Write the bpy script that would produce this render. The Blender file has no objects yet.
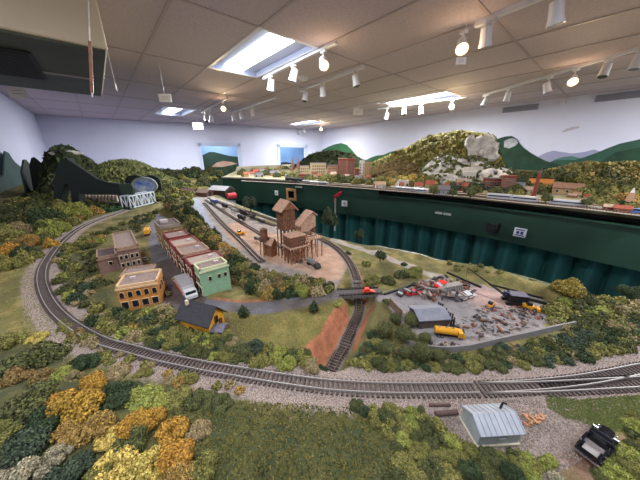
import bpy, math, random
import numpy as np
from mathutils import Vector, Matrix
SC = bpy.context.scene; COL = SC.collection
PI = math.pi
# ------------------------------------------------------------------ camera
FPX = 247.0; PITCH = math.atan(85/247); YAW = math.atan(225/math.hypot(247, 85)); CZ = 1.5
cd = bpy.data.cameras.new('camera'); cd.sensor_width = 36; cd.lens = FPX/640*36; cd.clip_start = .01; cd.clip_end = 60
co = bpy.data.objects.new('camera', cd); COL.objects.link(co)
co.location = (0, 0, CZ); co.rotation_euler = (PI/2-PITCH, 0, -YAW); SC.camera = co
# ------------------------------------------------------------------ world, exposure
w = bpy.data.worlds.new('world'); SC.world = w; w.use_nodes = True
w.node_tree.nodes['Background'].inputs[0].default_value = (.6, .66, .8, 1)
w.node_tree.nodes['Background'].inputs[1].default_value = .25
SC.view_settings.view_transform = 'Standard'; SC.view_settings.look = 'None'
SC.view_settings.gamma = 1; SC.view_settings.use_curve_mapping = False
SC.view_settings.exposure = 1.85
CEIL = 2.45; G = 1.10; TBL = 1.22
FIX = [  # ceiling fixtures x0,y0 (0.61 x 1.24), watts
 (1.19, 2.11, 20, 'large lit ceiling panel light nearest the camera, left of the first spotlight track'),
 (1.30, 6.45, 34, 'small lit ceiling panel light at the far left, above the painted doorway wall'),
 (4.40, 2.05, 32, 'long lit ceiling panel light right of centre, above the row of small spotlights'),
 (4.95, 6.15, 34, 'farthest lit ceiling panel light, above the far wall corner'),
 (-.64, -.37, 5, 'added unseen ceiling panel light behind and left of the camera'), (1.19, -1.6, 14, 'ceiling panel light behind the camera'), (4.40, -1.6, 22, 'ceiling panel light at the near right')]  # first one is unseen, added to brighten the air conditioner and left foreground
def lamp(name, typ, loc, W, color, size=.1, parent=None, rot=None, sy=None, spot=None):
    l = bpy.data.lights.new(name, typ); l.energy = W; l.color = color
    if typ == 'AREA':
        l.size = size
        if sy: l.shape = 'RECTANGLE'; l.size_y = sy
    else: l.shadow_soft_size = size
    if spot: l.spot_size = spot; l.spot_blend = .6
    o = bpy.data.objects.new(name, l); COL.objects.link(o); o.location = loc
    if rot: o.rotation_euler = rot
    if parent: o.parent = parent
    return o
# ------------------------------------------------------------------ pixel <-> place
FH = Vector((math.sin(YAW), math.cos(YAW), 0)); CR = Vector((math.cos(YAW), -math.sin(YAW), 0))
CF = FH*math.cos(PITCH)+Vector((0, 0, -math.sin(PITCH))); CU = CR.cross(CF); C0 = Vector((0, 0, CZ))
def ray(x, y): return CF*FPX+CR*(x-320)+CU*(240-y)
def az(x, y, z=G):
    d = ray(x, y); return C0+d*((z-CZ)/d.z)
def aplane(x, y, p0, p1, off=0):
    n = Vector((p1[1]-p0[1], -(p1[0]-p0[0]), 0)).normalized(); c = n.x*p0[0]+n.y*p0[1]
    s0 = 1 if n.dot(C0)-c > 0 else -1; c += off*s0
    d = ray(x, y); return C0+d*(c/(n.dot(d)))
def adist(x, y, D):      # point at horizontal distance D on the ray
    d = ray(x, y); return C0+d*(D/math.hypot(d.x, d.y))
def hz(p, y):            # height at which the vertical through p shows at image row y
    q = Vector((p[0], p[1], 0)); k = (240-y)/FPX
    return (k*CF.dot(q)-CU.dot(q))/(CU.z-k*CF.z)+CZ
def proj(p):
    q = Vector(p)-C0; d = q.dot(CF); return 320+FPX*q.dot(CR)/d, 240-FPX*q.dot(CU)/d
# ------------------------------------------------------------------ materials
def s2l(c): return tuple(((v/255)/12.92 if v <= 10 else (((v/255)+.055)/1.055)**2.4) for v in c)
MATS = {}
def mat(name, c, c2=None, scale=60, rough=.85, bump=0, bscale=None, emit=0, metal=0, kind='noise', island=False, objrand=0, detail=4, alpha=1):
    if name in MATS: return MATS[name]
    m = bpy.data.materials.new(name); m.use_nodes = True; nt = m.node_tree; N = nt.nodes; L = nt.links
    b = N['Principled BSDF']; b.inputs['Roughness'].default_value = rough; b.inputs['Metallic'].default_value = metal
    a = (*s2l(c), 1); b.inputs['Base Color'].default_value = a
    tc = N.new('ShaderNodeTexCoord'); src = None
    if c2 is not None:
        r = N.new('ShaderNodeMix'); r.data_type = 'RGBA'; r.inputs[6].default_value = a; r.inputs[7].default_value = (*s2l(c2), 1)
        if island:
            g = N.new('ShaderNodeNewGeometry'); L.new(g.outputs['Random Per Island'], r.inputs[0])
        else:
            t = N.new('ShaderNodeTexNoise'); t.inputs['Scale'].default_value = scale; t.inputs['Detail'].default_value = detail
            L.new(tc.outputs['Object'], t.inputs['Vector'])
            cr = N.new('ShaderNodeMapRange'); cr.inputs[1].default_value = .35; cr.inputs[2].default_value = .65
            L.new(t.outputs[0], cr.inputs[0]); L.new(cr.outputs[0], r.inputs[0])
        src = r.outputs[2]
    if objrand:
        oi = N.new('ShaderNodeObjectInfo'); hs = N.new('ShaderNodeHueSaturation')
        mr = N.new('ShaderNodeMapRange'); mr.inputs[3].default_value = 1-objrand; mr.inputs[4].default_value = 1+objrand
        L.new(oi.outputs['Random'], mr.inputs[0]); L.new(mr.outputs[0], hs.inputs['Value'])
        mh = N.new('ShaderNodeMapRange'); mh.inputs[3].default_value = .5+objrand*.06; mh.inputs[4].default_value = .5-objrand*.06
        L.new(oi.outputs['Random'], mh.inputs[0]); L.new(mh.outputs[0], hs.inputs['Hue'])
        hs.inputs['Color'].default_value = a
        if src: L.new(src, hs.inputs['Color'])
        src = hs.outputs[0]
    if src: L.new(src, b.inputs['Base Color'])
    if bump:
        t = N.new('ShaderNodeTexNoise'); t.inputs['Scale'].default_value = bscale or scale; t.inputs['Detail'].default_value = 5
        L.new(tc.outputs['Object'], t.inputs['Vector'])
        bp = N.new('ShaderNodeBump'); bp.inputs['Strength'].default_value = 1; bp.inputs['Distance'].default_value = bump
        L.new(t.outputs[0], bp.inputs['Height']); L.new(bp.outputs[0], b.inputs['Normal'])
    if emit:
        b.inputs['Emission Color'].default_value = a; b.inputs['Emission Strength'].default_value = emit
    if alpha < 1: b.inputs['Alpha'].default_value = alpha
    MATS[name] = m; return m
# ------------------------------------------------------------------ mesh helpers
class MB:
    def __init__(s): s.v = []; s.f = []
    def add(s, vs, fs, M=None):
        n = len(s.v)
        for v in vs:
            v = Vector(v); s.v.append(tuple(M @ v) if M else tuple(v))
        s.f += [tuple(i+n for i in f) for f in fs]; return s
    def box(s, c, d, rz=0, M=None):
        x, y, z = d[0]/2, d[1]/2, d[2]/2; R = Matrix.Translation(Vector(c)) @ Matrix.Rotation(rz, 4, 'Z')
        if M: R = M @ R
        return s.add([(-x,-y,-z),(x,-y,-z),(x,y,-z),(-x,y,-z),(-x,-y,z),(x,-y,z),(x,y,z),(-x,y,z)],
            [(0,3,2,1),(4,5,6,7),(0,1,5,4),(1,2,6,5),(2,3,7,6),(3,0,4,7)], R)
    def bar(s, a, b, t, t2=None):   # square bar a->b
        a = Vector(a); b = Vector(b); d = b-a; t2 = t2 or t
        M = Matrix.Translation((a+b)/2) @ d.to_track_quat('Z', 'Y').to_matrix().to_4x4()
        return s.box((0,0,0), (t, t2, d.length), 0, M)
    def cyl(s, a, b, r, r2=None, n=10):
        a = Vector(a); b = Vector(b); d = b-a; r2 = r if r2 is None else r2
        M = Matrix.Translation(a) @ d.to_track_quat('Z', 'Y').to_matrix().to_4x4(); h = d.length
        vs = [(r*math.cos(2*PI*i/n), r*math.sin(2*PI*i/n), 0) for i in range(n)]+[(r2*math.cos(2*PI*i/n), r2*math.sin(2*PI*i/n), h) for i in range(n)]
        fs = [(i, (i+1) % n, n+(i+1) % n, n+i) for i in range(n)]+[tuple(range(n-1, -1, -1)), tuple(range(n, 2*n))]
        return s.add(vs, fs, M)
    def prism(s, pts, y0, y1, M=None):   # profile in xz extruded along y
        n = len(pts); vs = [(p[0], y0, p[1]) for p in pts]+[(p[0], y1, p[1]) for p in pts]
        fs = [tuple(range(n)), tuple(range(2*n-1, n-1, -1))]+[(i, n+i, n+(i+1) % n, (i+1) % n) for i in range(n)]
        return s.add(vs, fs, M)
    def plan(s, pts, z0, z1):            # plan outline extruded up
        n = len(pts); vs = [(p[0], p[1], z0) for p in pts]+[(p[0], p[1], z1) for p in pts]
        return s.add(vs, [tuple(range(n-1, -1, -1)), tuple(range(n, 2*n))]+[(i, (i+1) % n, n+(i+1) % n, n+i) for i in range(n)])
    def ico(s, c, r, sub=1, jit=0, rnd=random, sc=(1,1,1)):
        vs, fs = ICO[sub]; return s.add([(c[0]+v[0]*r*sc[0]*(1+rnd.uniform(-jit, jit)), c[1]+v[1]*r*sc[1]*(1+rnd.uniform(-jit, jit)), c[2]+v[2]*r*sc[2]*(1+rnd.uniform(-jit, jit))) for v in vs], fs)
    def mesh(s, name, m=None, smooth=False, fix=True):
        me = bpy.data.meshes.new(name); me.from_pydata(s.v, [], s.f); 
        if fix and len(s.f) < 3000:
            import bmesh; bm = bmesh.new(); bm.from_mesh(me); bmesh.ops.recalc_face_normals(bm, faces=bm.faces); bm.to_mesh(me); bm.free()
        if m: me.materials.append(m)
        if smooth: me.shade_smooth()
        return me
    def obj(s, name, m, parent=None, loc=None, rz=0, smooth=False, label=None, bevel=0):
        o = bpy.data.objects.new(name, s.mesh(name, m, smooth)); COL.objects.link(o)
        if parent: o.parent = parent
        if loc is not None: o.location = loc
        if rz: o.rotation_euler.z = rz
        if label: o['label'] = label
        if bevel:
            b = o.modifiers.new('bevel', 'BEVEL'); b.width = bevel; b.segments = 2; b.limit_method = 'ANGLE'
        return o
import bmesh
ICO = {}
for sub in (1, 2, 3):
    bm = bmesh.new(); bmesh.ops.create_icosphere(bm, subdivisions=sub, radius=1)
    ICO[sub] = ([tuple(v.co) for v in bm.verts], [tuple(v.index for v in f.verts) for f in bm.faces]); bm.free()
def tag(o, label, cat, group=None, kind=None):
    o['label'] = label; o['category'] = cat
    if group: o['group'] = group
    if kind: o['kind'] = kind
    return o
def thing(name, label, cat, loc=(0,0,0), rz=0, group=None):
    o = bpy.data.objects.new(name, None); COL.objects.link(o); o.location = loc; o.rotation_euler.z = rz; o.empty_display_size = .02
    return tag(o, label, cat, group)
def struct(name, mb, m, smooth=False):
    o = mb.obj(name, m, smooth=smooth); o['kind'] = 'structure'; return o
def dup(root, loc, rz=0, label=None, group=None, scale=None):
    r = root.copy(); COL.objects.link(r); r.location = loc; r.rotation_euler.z = rz
    if label: r['label'] = label
    if group: r['group'] = group
    if scale: r.scale = scale
    for ch in list(root.children):
        c = ch.copy(); COL.objects.link(c); c.parent = r
        for g in list(ch.children):
            d = g.copy(); COL.objects.link(d); d.parent = c
    return r
def spline(pts, step=.006):    # Catmull-Rom through world points, even steps
    P = [Vector((p[0], p[1])) for p in pts]; P = [P[0]*2-P[1]]+P+[P[-1]*2-P[-2]]; out = []
    for i in range(1, len(P)-2):
        a, b, c, d = P[i-1:i+3]; n = 24
        for k in range(n):
            t = k/n; out.append(.5*((2*b)+(c-a)*t+(2*a-5*b+4*c-d)*t*t+(3*b-a-3*c+d)*t**3))
    out.append(P[-2]); res = [out[0]]; acc = 0
    for a, b in zip(out, out[1:]):
        L = (b-a).length
        while L > 0 and acc+L >= step:
            a = a+(b-a)*((step-acc)/L); res.append(a.copy()); L = (b-a).length; acc = 0
        acc += L
    return res
def W(px, z=G): return [tuple(az(x, y, z)[:2]) for x, y in px]
def sd_line(X, Y, pts):
    d = np.full(X.shape, 1e9)
    for (ax, ay), (bx, by) in zip(pts, pts[1:]):
        vx, vy = bx-ax, by-ay; L = vx*vx+vy*vy+1e-12
        t = np.clip(((X-ax)*vx+(Y-ay)*vy)/L, 0, 1); d = np.minimum(d, np.hypot(X-ax-t*vx, Y-ay-t*vy))
    return d
def sd_poly(X, Y, pts):
    ins = np.zeros(X.shape, bool); q = list(pts)+[pts[0]]
    for (ax, ay), (bx, by) in zip(q, q[1:]):
        if ay == by: continue
        c = ((ay > Y) != (by > Y)) & (X < (bx-ax)*(Y-ay)/(by-ay)+ax); ins ^= c
    d = sd_line(X, Y, q); return np.where(ins, -d, d)
# ================================================================== ROOM
M_wall = mat('wall_paint', (218, 218, 236), (212, 213, 232), scale=1.5, rough=.8)
M_ceil = mat('ceiling_tile', (198, 184, 190), (187, 173, 180), scale=40, rough=.9, bump=.002, bscale=90)
M_grid = mat('ceiling_grid', (172, 158, 160), rough=.6)
M_floor = mat('grey_carpet', (70, 70, 78), (60, 60, 66), scale=200)
M_white = mat('white_plastic', (225, 225, 228), rough=.4)
M_black = mat('black_paint', (18, 18, 20), rough=.6)
wr = [az(322,130,CEIL), az(430,115,CEIL), az(480,108,CEIL), az(640,88,CEIL)]
A0 = Vector((-.93, 9.9, 0)); A1 = wr[0].copy()
A1.z = 0; ext = Vector((wr[3].x-.02, -4.0, 0))
room = [(-.93, -4), (-.93, 9.9), (A1.x, A1.y), (wr[1].x, wr[1].y), (wr[2].x, wr[2].y), (wr[3].x, wr[3].y), (ext.x, -4)]
struct('floor', MB().plan([(-1.2,-4.2),(-1.2,10.2),(2,9.6+.4),(7.6,8.6),(7.6,-4.2)], -.1, 0), M_floor)
def wallseg(a, b, z0, z1, t=.12, mb=None):
    a = Vector((a[0], a[1])); b = Vector((b[0], b[1])); d = (b-a).normalized(); n = Vector((-d.y, d.x))*t
    c = Vector((2, 2));
    if (a+n-c).length < (a-n-c).length and (b+n-c).length < (b-n-c).length: n = -n
    return (mb or MB()).plan([a, b, b+n, a+n], z0, z1)
struct('wall_left', wallseg((-.93,-4), (-.93,9.9), 0, CEIL), M_wall)
struct('wall_near', wallseg((-.93,-4), (ext.x,-4), 0, CEIL), M_wall)
for i, (a, b) in enumerate([(room[2], room[3]), (room[3], room[4]), (room[4], room[5]), (room[5], room[6])]):
    mb = MB(); aa = Vector(a); bb = Vector(b); n = Vector((1, 0))*.12; mb.plan([aa, bb, bb+n, aa+n], 0, CEIL)
    struct('wall_right', mb, M_wall)
# far wall with two doorways
def fw(px): p = aplane(px, 146, A0, A1); return Vector((p.x, p.y))
dz = aplane(200, 146, A0, A1).z
e = [Vector((-.93, 9.9)), fw(201), fw(237.5), fw(279.5), fw(305), Vector((A1.x, A1.y))]
mb = MB()
for i in (0, 2, 4): wallseg(e[i], e[i+1], 0, CEIL, mb=mb)
for i in (1, 3): wallseg(e[i], e[i+1], dz, CEIL, mb=mb)
struct('wall_far', mb, M_wall)
M_frame = mat('door_casing', (196, 204, 226), rough=.5)
for k, i in enumerate((1, 3)):
    mb = MB(); d = (e[i+1]-e[i]).normalized(); n = Vector((-d.y, d.x))*-.03; w_ = d*.1
    nn = n if (e[i]+n-Vector((2,2))).length < (e[i]-Vector((2,2))).length else -n
    for a, b in ((e[i]-w_, e[i]), (e[i+1], e[i+1]+w_)): mb.plan([a, b, b+nn, a+nn], 0, dz+.1)
    mb.plan([e[i]-w_, e[i+1]+w_, e[i+1]+w_+nn, e[i]-w_+nn], dz, dz+.1)
    struct('door_%d' % (k+1), mb, M_frame)
# the room beyond the doorways
off = Vector((A1.y-A0.y, -(A1.x-A0.x))).normalized(); 
if off.y < 0: off = -off
q0 = e[1]-Vector((1, -.2)); q1 = Vector((7.4, 8.2)); B0 = q0+off*1.4; B1 = q1+off*1.4
mb = MB(); wallseg(q0+off*.12, B0, 0, CEIL, .05, mb); wallseg(B0, B1, 0, CEIL, .05, mb); wallseg(B1, q1+off*.12, 0, CEIL, .05, mb)
M_sky = mat('mural_sky', (120, 165, 215), (150, 185, 225), scale=1.2, rough=.8)
struct('wall_beyond', mb, M_sky)
struct('floor_beyond', MB().plan([q0+off*.1, B0, B1, q1+off*.1], -.1, 0), M_floor)
struct('ceiling_beyond', MB().plan([q0+off*.1, B0, B1, q1+off*.1], CEIL, CEIL+.1), M_ceil)
c_ = (e[1]+e[2])/2+off*.6; lamp('room_light', 'AREA', (c_.x, c_.y, CEIL-.03), 9, (1, .98, .95), .8)
c_ = (e[3]+e[4])/2+off*.6; lamp('room_light', 'AREA', (c_.x, c_.y, CEIL-.03), 9, (1, .98, .95), .8)
# ceiling with openings for the fixtures
xs = sorted(set([-1.05, 7.6]+[round(1.19+.61*k, 4) for k in range(-3, 11)]+[f[0] for f in FIX]+[f[0]+.61 for f in FIX]))
ys = sorted(set([-4.1, 10.1]+[round(2.11+1.24*k, 4) for k in range(-5, 7)]+[f[1] for f in FIX]+[f[1]+1.24 for f in FIX]))
def infix(x, y): return any(f[0] < x < f[0]+.61 and f[1] < y < f[1]+1.24 for f in FIX)
mb = MB()
for a, b in zip(xs, xs[1:]):
    for c, d in zip(ys, ys[1:]):
        if not infix((a+b)/2, (c+d)/2): mb.box(((a+b)/2, (c+d)/2, CEIL+.02), (b-a, d-c, .04))
struct('ceiling', mb, M_ceil)
mb = MB()
for k in range(-3, 11):
    x = 1.19+.61*k
    for c, d in zip(ys, ys[1:]):
        if not infix(x+.001, (c+d)/2) and not infix(x-.001, (c+d)/2): mb.box((x, (c+d)/2, CEIL-.002), (.022, d-c, .006))
for k in range(-5, 7):
    y = 2.11+1.24*k
    for a, b in zip(xs, xs[1:]):
        if not infix((a+b)/2, y+.001) and not infix((a+b)/2, y-.001): mb.box(((a+b)/2, y, CEIL-.002), (b-a, .022, .006))
struct('trim_1', mb, M_grid)
M_hous = mat('fixture_reflector', (176, 182, 204), rough=.5)
M_lens = mat('fixture_lens', (240, 246, 255), rough=.4, emit=2.2)
for x, y, wt, lab in FIX:
    t = thing('ceiling_light', lab, 'ceiling light', (x+.305, y+.62, CEIL))
    m = MB()
    m.box((0,0,.06), (.61,1.24,.01)); 
    for s in (-1, 1): m.box((s*.3,0,.03), (.01,1.24,.06)); m.box((0,s*.615,.03), (.61,.01,.06))
    m.obj('housing', M_hous, t)
    m = MB()
    for s in (-1, 1): m.box((s*.3,0,-.003), (.03,1.26,.006)); m.box((0,s*.615,-.003), (.57,.03,.006))
    m.obj('frame', M_white, t)
    pr = [(.12*math.cos(a), .052-.046*math.sin(a)) for a in [PI*i/10 for i in range(11)]]
    MB().prism(pr, -.585, .585).obj('lens', M_lens, t, smooth=False)
    for s in (-1, 1): lamp('tube_light', 'AREA', (s*.0, s*.3, -.012), wt/2, (.93, .97, 1), .3, t, sy=.55)
# ------------------------------------------------------------------ air conditioner, hanging things
M_ac = mat('cream_enamel', (206, 190, 160), rough=.4)
M_acu = mat('ac_underside', (70, 74, 52), (50, 54, 38), scale=4, rough=.6)
zb = CEIL-.35; t = thing('air_conditioner', 'cream ceiling-hung air conditioner with dark underside in the upper left corner', 'air conditioner', (-.3, 3.05, zb))
MB().box((0,0,.18), (1.0,1.62,.33)).obj('casing', M_ac, t, bevel=.01)
MB().box((0,0,.008), (.97,1.59,.014)).obj('underside', M_acu, t)
m = MB(); m.box((-.12,-.12,-.004), (.5,.78,.008)); m.obj('grille_frame', M_black, t)
m = MB()
for i in range(18): m.box((-.12,-.46+i*.04,-.01), (.47,.008,.01))
m.obj('grille', mat('grille_slat', (45,47,44), rough=.5), t)
MB().box((-.02,0,-.002), (.9,.05,.004)).obj('panel_seam', M_grid, t)
p = az(88, 0, CEIL-.2); D = math.hypot(p.x, p.y); D = 1.75
pt = adist(90, 42, D); pb = adist(92, 93, D); 
t = thing('hanging_paddle', 'wooden slat hanging on a thin chain in front of the cream air conditioner', 'hanging sign', (pt.x, pt.y, pt.z))
dn = pb-pt; up = adist(88.3, 2, D)-pt; up = up*((CEIL-pt.z)/up.z)
MB().bar((0,0,0), dn, .030, .012).obj('slat', mat('varnished_wood', (150,84,52), (104,58,36), scale=30, rough=.4), t)
m = MB(); n = 24
for i in range(n): m.bar(up*(i/n)*.995, up*((i+1)/n), .005 if i % 2 else .003, .003 if i % 2 else .005)
m.obj('chain', mat('steel', (170,165,160), rough=.3, metal=.8), t); MB().ico(up*.45, .014, 1).ico(up*.97, .02, 1).obj('hook', MATS['steel'], t)
MB().cyl(dn*1.0, dn*1.08, .004, .002).obj('pull_cord', M_white, t)
M_card = mat('white_card', (222, 215, 205), rough=.7); M_ink = mat('grey_ink', (160, 150, 148))
for x, y, wd, D, lab in ((461,61,8,2.35,'tilted white card hanging from the ceiling above the long panel light'), (165,98,10,3.6,'small white card hanging from the ceiling left of the large panel light'),
        (116,87,4,3.0,'narrow white card hanging edge-on right of the air conditioner'), (17,92,11,4.15,'white card hanging below the air conditioner by the left wall'), (358,112,9,4.6,'small white card hanging over the far city scenery'), (198,126,9,7.9,'white card hanging near the far wall above the left doorway')):
    p = adist(x, y, D); s = D/FPX*.95; t = thing('hanging_card', lab, 'hanging sign', (p.x, p.y, p.z))
    a = -YAW if wd > 5 else -YAW-1.0
    wd_ = max(wd, 8)*s; MB().box((0,0,0), (wd_,.004,wd_*.6), a).obj('card', M_card, t)
    m = MB(); R = Matrix.Rotation(a, 4, 'Z')
    for k in range(2):
        m.box((0,-.003,(.08-.16*k)*wd_), (wd_*.55,.001,wd_*.03), 0, R)
    m.obj('lettering', M_ink, t)
    MB().cyl((0,0,wd_*.3), (0,0,CEIL-p.z), .0015, n=5).obj('string', M_white, t)
# ------------------------------------------------------------------ track lights
M_bulb = mat('lit_bulb', (255, 190, 120), emit=6); M_can = mat('white_can', (214, 212, 215), rough=.35); M_off = mat('lamp_face', (60, 58, 60), rough=.3)
TR = [((264,77,336,42), [(271,80,0),(294,71,0),(323,60,1)], 'first white spotlight track beside the large panel light'),
 ((300,90,365,66), [(305,93,0),(322,87,0),(356,77,0)], 'short spotlight track under the middle of the ceiling'),
 ((202,112,227,98), [(205,119,0),(210,119,0),(222,108,1)], 'small far track between the two left panel lights'),
 ((232,112,276,97), [(233,118,0),(241,116,0),(252,113,0)], 'faint far track left of the short spotlight track'),
 ((476,23,545,-4), [(490,34,0),(578,6,0)], 'near track running off the top edge of the picture'),
 ((484,95,650,45), [(486,101,0),(508,97,0),(551,88,0),(577,80,1),(608,61,0),(641,60,0)], 'long track above the painted mountains at right'),
 ((378,108,466,97), [(387,116,0),(404,112,0),(421,110,0),(452,106,1)], 'track just under the long panel light'),
 ((292,130,330,124), [(298,130,0),(304,129,0),(321,127,1)], 'farthest little track by the corner of the room')]
TR[4][1].append((464, 3, 1))
for (x0, y0, x1, y1), heads, lab in TR:
    a = az(x0, y0, CEIL-.015); b = az(x1, y1, CEIL-.015); d = (b-a); L = d.length; rz = math.atan2(d.y, d.x); c = (a+b)/2
    t = thing('light_track', lab, 'light track', (c.x, c.y, CEIL-.015), rz)
    MB().box((0,0,.0), (L,.034,.03)).obj('rail', M_can, t)
    MB().box((-L/2+.07,0,-.02), (.14,.045,.02)).obj('power_feed', M_can, t)
    for (hx, hy, lit) in heads:
        # drop from the track line at image column hx
        best = min((abs(proj(a+d*s)[0]-hx)+.3*abs(proj(a+d*s)[1]-hy+10), s) for s in [i/40 for i in range(-8, 49)])[1]
        base = a+d*best; z = max(hz(base, hy), CEIL-.3); z = min(z, CEIL-.13)
        hl = 'lit' if lit else 'unlit'
        k = thing('spotlight', '%s white spotlight, %s on the %s' % (hl, ['leftmost','second','third','fourth','fifth','rightmost'][sorted(q[0] for q in heads).index(hx)], ' '.join(lab.split()[:9])), 'spotlight', (base.x, base.y, z))
        zt = CEIL-.032-z
        m = MB(); m.cyl((0,0,0), (0,0,zt), .008); m.box((0,0,zt-.012), (.06,.03,.02), rz); m.obj('stem', M_can, k)
        tgt = Vector((random.Random(hx).uniform(-.35,.35), random.Random(hx+1).uniform(-.35,.35), -1)).normalized()
        if lit: tgt = (Vector((base.x*.5, base.y*.4, 1.2))-base); tgt = tgt.normalized()
        q = tgt*.06
        m = MB(); m.cyl(-q, q*.4, .036, .04, 14); m.cyl(q*.4, q, .04, .046, 14); m.obj('can', M_can, k, smooth=False)
        if lit:
            m = MB(); m.ico(q*1.05, .032, 2); m.obj('bulb', M_bulb, k, smooth=True)
            lamp('bulb_light', 'SPOT', q*1.7, 9, (1, .72, .42), .03, k, rot=tgt.to_track_quat('-Z', 'Y').to_euler(), spot=1.7)
            lamp('bulb_glow', 'POINT', q*2.4, .35, (1, .72, .42), .03, k)
        else:
            MB().cyl(q*.98, q*1.02, .04, n=14).obj('face', M_off, k)
p = az(303, 77, CEIL); t = tag(MB().cyl((p.x,p.y,CEIL-.035), (p.x,p.y,CEIL-.001), .05, .065, 20).obj('smoke_detector', M_white), 'round white smoke detector on the ceiling between two spotlight tracks', 'smoke detector')
W2 = (room[4], room[5])
p = aplane(563, 102, *W2, off=.03); t = thing('wall_sensor', 'small round white sensor on the right wall just below the ceiling', 'sensor', p)
MB().cyl((0,0,.02), (0,0,-.03), .025, .035, 12).obj('dome', M_white, t); MB().box((.012,0,.02), (.03,.03,.03)).obj('mount', M_white, t)
for i, (x, y) in enumerate(((511,109.5),(520,108.5),(529,107.5),(608,97.5),(621,96),(634,94.5))):
    p = aplane(x, y, *W2, off=.008); t = thing('wall_vent', 'small grey slotted wall vent under the ceiling, %s of its three, %s' % (['left','middle','right'][i % 3], 'left group' if i < 3 else 'right group'), 'vent', p)
    MB().box((0,0,0), (.012,.28,.1)).obj('frame', mat('vent_grey', (150,150,165), rough=.5), t)
    m = MB()
    for k in range(5): m.box((-.008,0,-.036+k*.018), (.004,.25,.006))
    m.obj('louvre', mat('louvre_grey', (120,120,135)), t)
# ================================================================== RIGHT LAYOUT TABLE
FP = W([(222,177),(240,177.6),(270,179),(300,181),(350,184.5),(400,188),(460,193),(520,199),(580,205.5),(640,212)], TBL)
FP += [(2.05, -.6), (1.95, -1.5)]
FS = spline(FP, .04)
def offs(pts, d):    # offset a polyline; positive = towards the right wall
    out = []
    for i, p in enumerate(pts):
        a = pts[max(0, i-1)]; b = pts[min(len(pts)-1, i+1)]; t = (b-a).normalized(); n = Vector((-t.y, t.x)); 
        if n.x < 0 and abs(n.x) > .3: n = -n
        elif n.x < 0: n = -n
        out.append(p+n*d)
    return out
def strip(mb, P, Q, z0, z1):
    n = len(P); vs = []
    for p, q in zip(P, Q):
        zz0 = z0(p) if callable(z0) else z0; zz1 = z1(p) if callable(z1) else z1
        vs += [(p.x,p.y,zz0), (q.x,q.y,zz0), (q.x,q.y,zz1), (p.x,p.y,zz1)]
    fs = [(0,1,2,3), tuple(4*(n-1)+i for i in (3,2,1,0))]
    for i in range(n-1):
        for k in range(4): fs.append((4*i+k, 4*i+4+k, 4*i+4+(k+1) % 4, 4*i+(k+1) % 4))
    return mb.add(vs, fs)
def on_fascia(x, y, off=0):
    best = None
    for a, b in zip(FS, FS[1:]):
        p = aplane(x, y, a, b, off); s = (Vector((p.x, p.y))-a).dot(b-a)/(b-a).length_squared
        if -.05 <= s <= 1.05: best = (p, math.atan2((b-a).y, (b-a).x)); break
    return best
M_green = mat('fascia_green', (34, 66, 52), (30, 58, 46), scale=6, rough=.45)
M_recess_shade = mat('recess_shade', (8, 13, 12), rough=.7)  # near-black puts the slot's shade under the rim into the board colour
M_rim = mat('table_rim', (176, 166, 148), (150, 142, 126), scale=40)
ZF = on_fascia(400, 222)[0].z; ZR = TBL-.085
S0 = on_fascia(376, 193)[0]
near = [p for p in FS if p.y < S0.y]; far_ = [p for p in FS if p.y >= S0.y-.06]
t = thing('table_fascia', 'long dark green fascia board of the right layout table', 'fascia')
strip(MB(), far_, offs(far_, .018), ZF, TBL-.012).obj('upper_board', M_green, t)
strip(MB(), near, offs(near, .018), ZF, ZR).obj('lower_board', M_green, t)
strip(MB(), offs(near, .11), offs(near, .12), ZR-.02, TBL-.012).obj('recessed_board', M_recess_shade, t)
strip(MB(), offs(near, -.012), offs(near, .11), ZR, ZR+.008).obj('ledge', M_green, t)
strip(MB(), offs(FS, -.008), offs(FS, .03), TBL-.012, TBL+.004).obj('rim', M_rim, t)
ends = [Vector((1.9, 4.6)), Vector((2.7, 6.4)), Vector((6.55, 7.2)), Vector((6.35, 3.4)), Vector((6.3, 2.2)), Vector((6.25, .5)), Vector((6.2, -1.5))]
TOP = offs(FS, .02)
M_top = mat('table_scenery_ground', (150, 138, 112), (112, 108, 70), scale=9, rough=.95)
t = tag(MB().plan([*reversed(TOP)]+ends[:0]+[], TBL-.02, TBL-.019).obj('x', M_top), 'x', 'x'); bpy.data.objects.remove(t)
t = thing('layout_table', 'wide table top of the right layout, covered in sandy scenery ground', 'layout table')
MB().plan(list(TOP)+list(reversed(ends)), TBL-.04, TBL).obj('table_top', M_top, t)
for i, (x, y) in enumerate(((2.6,3.6),(2.9,1.4),(2.9,-.9),(5.8,5.8),(5.8,2.5),(5.8,-.9))): MB().box((x,y,(TBL-.04)/2), (.09,.09,TBL-.04)).obj('leg', M_black, t)
Ld = [Vector((x, y)) for x, y in [(FS[0].x, FS[0].y), (1.9, 4.6), (2.7, 6.4)]]
strip(MB(), Ld, [p+Vector((.02,.0)) for p in Ld], TBL-.24, TBL-.001).obj('end_board', M_green, t)
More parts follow.
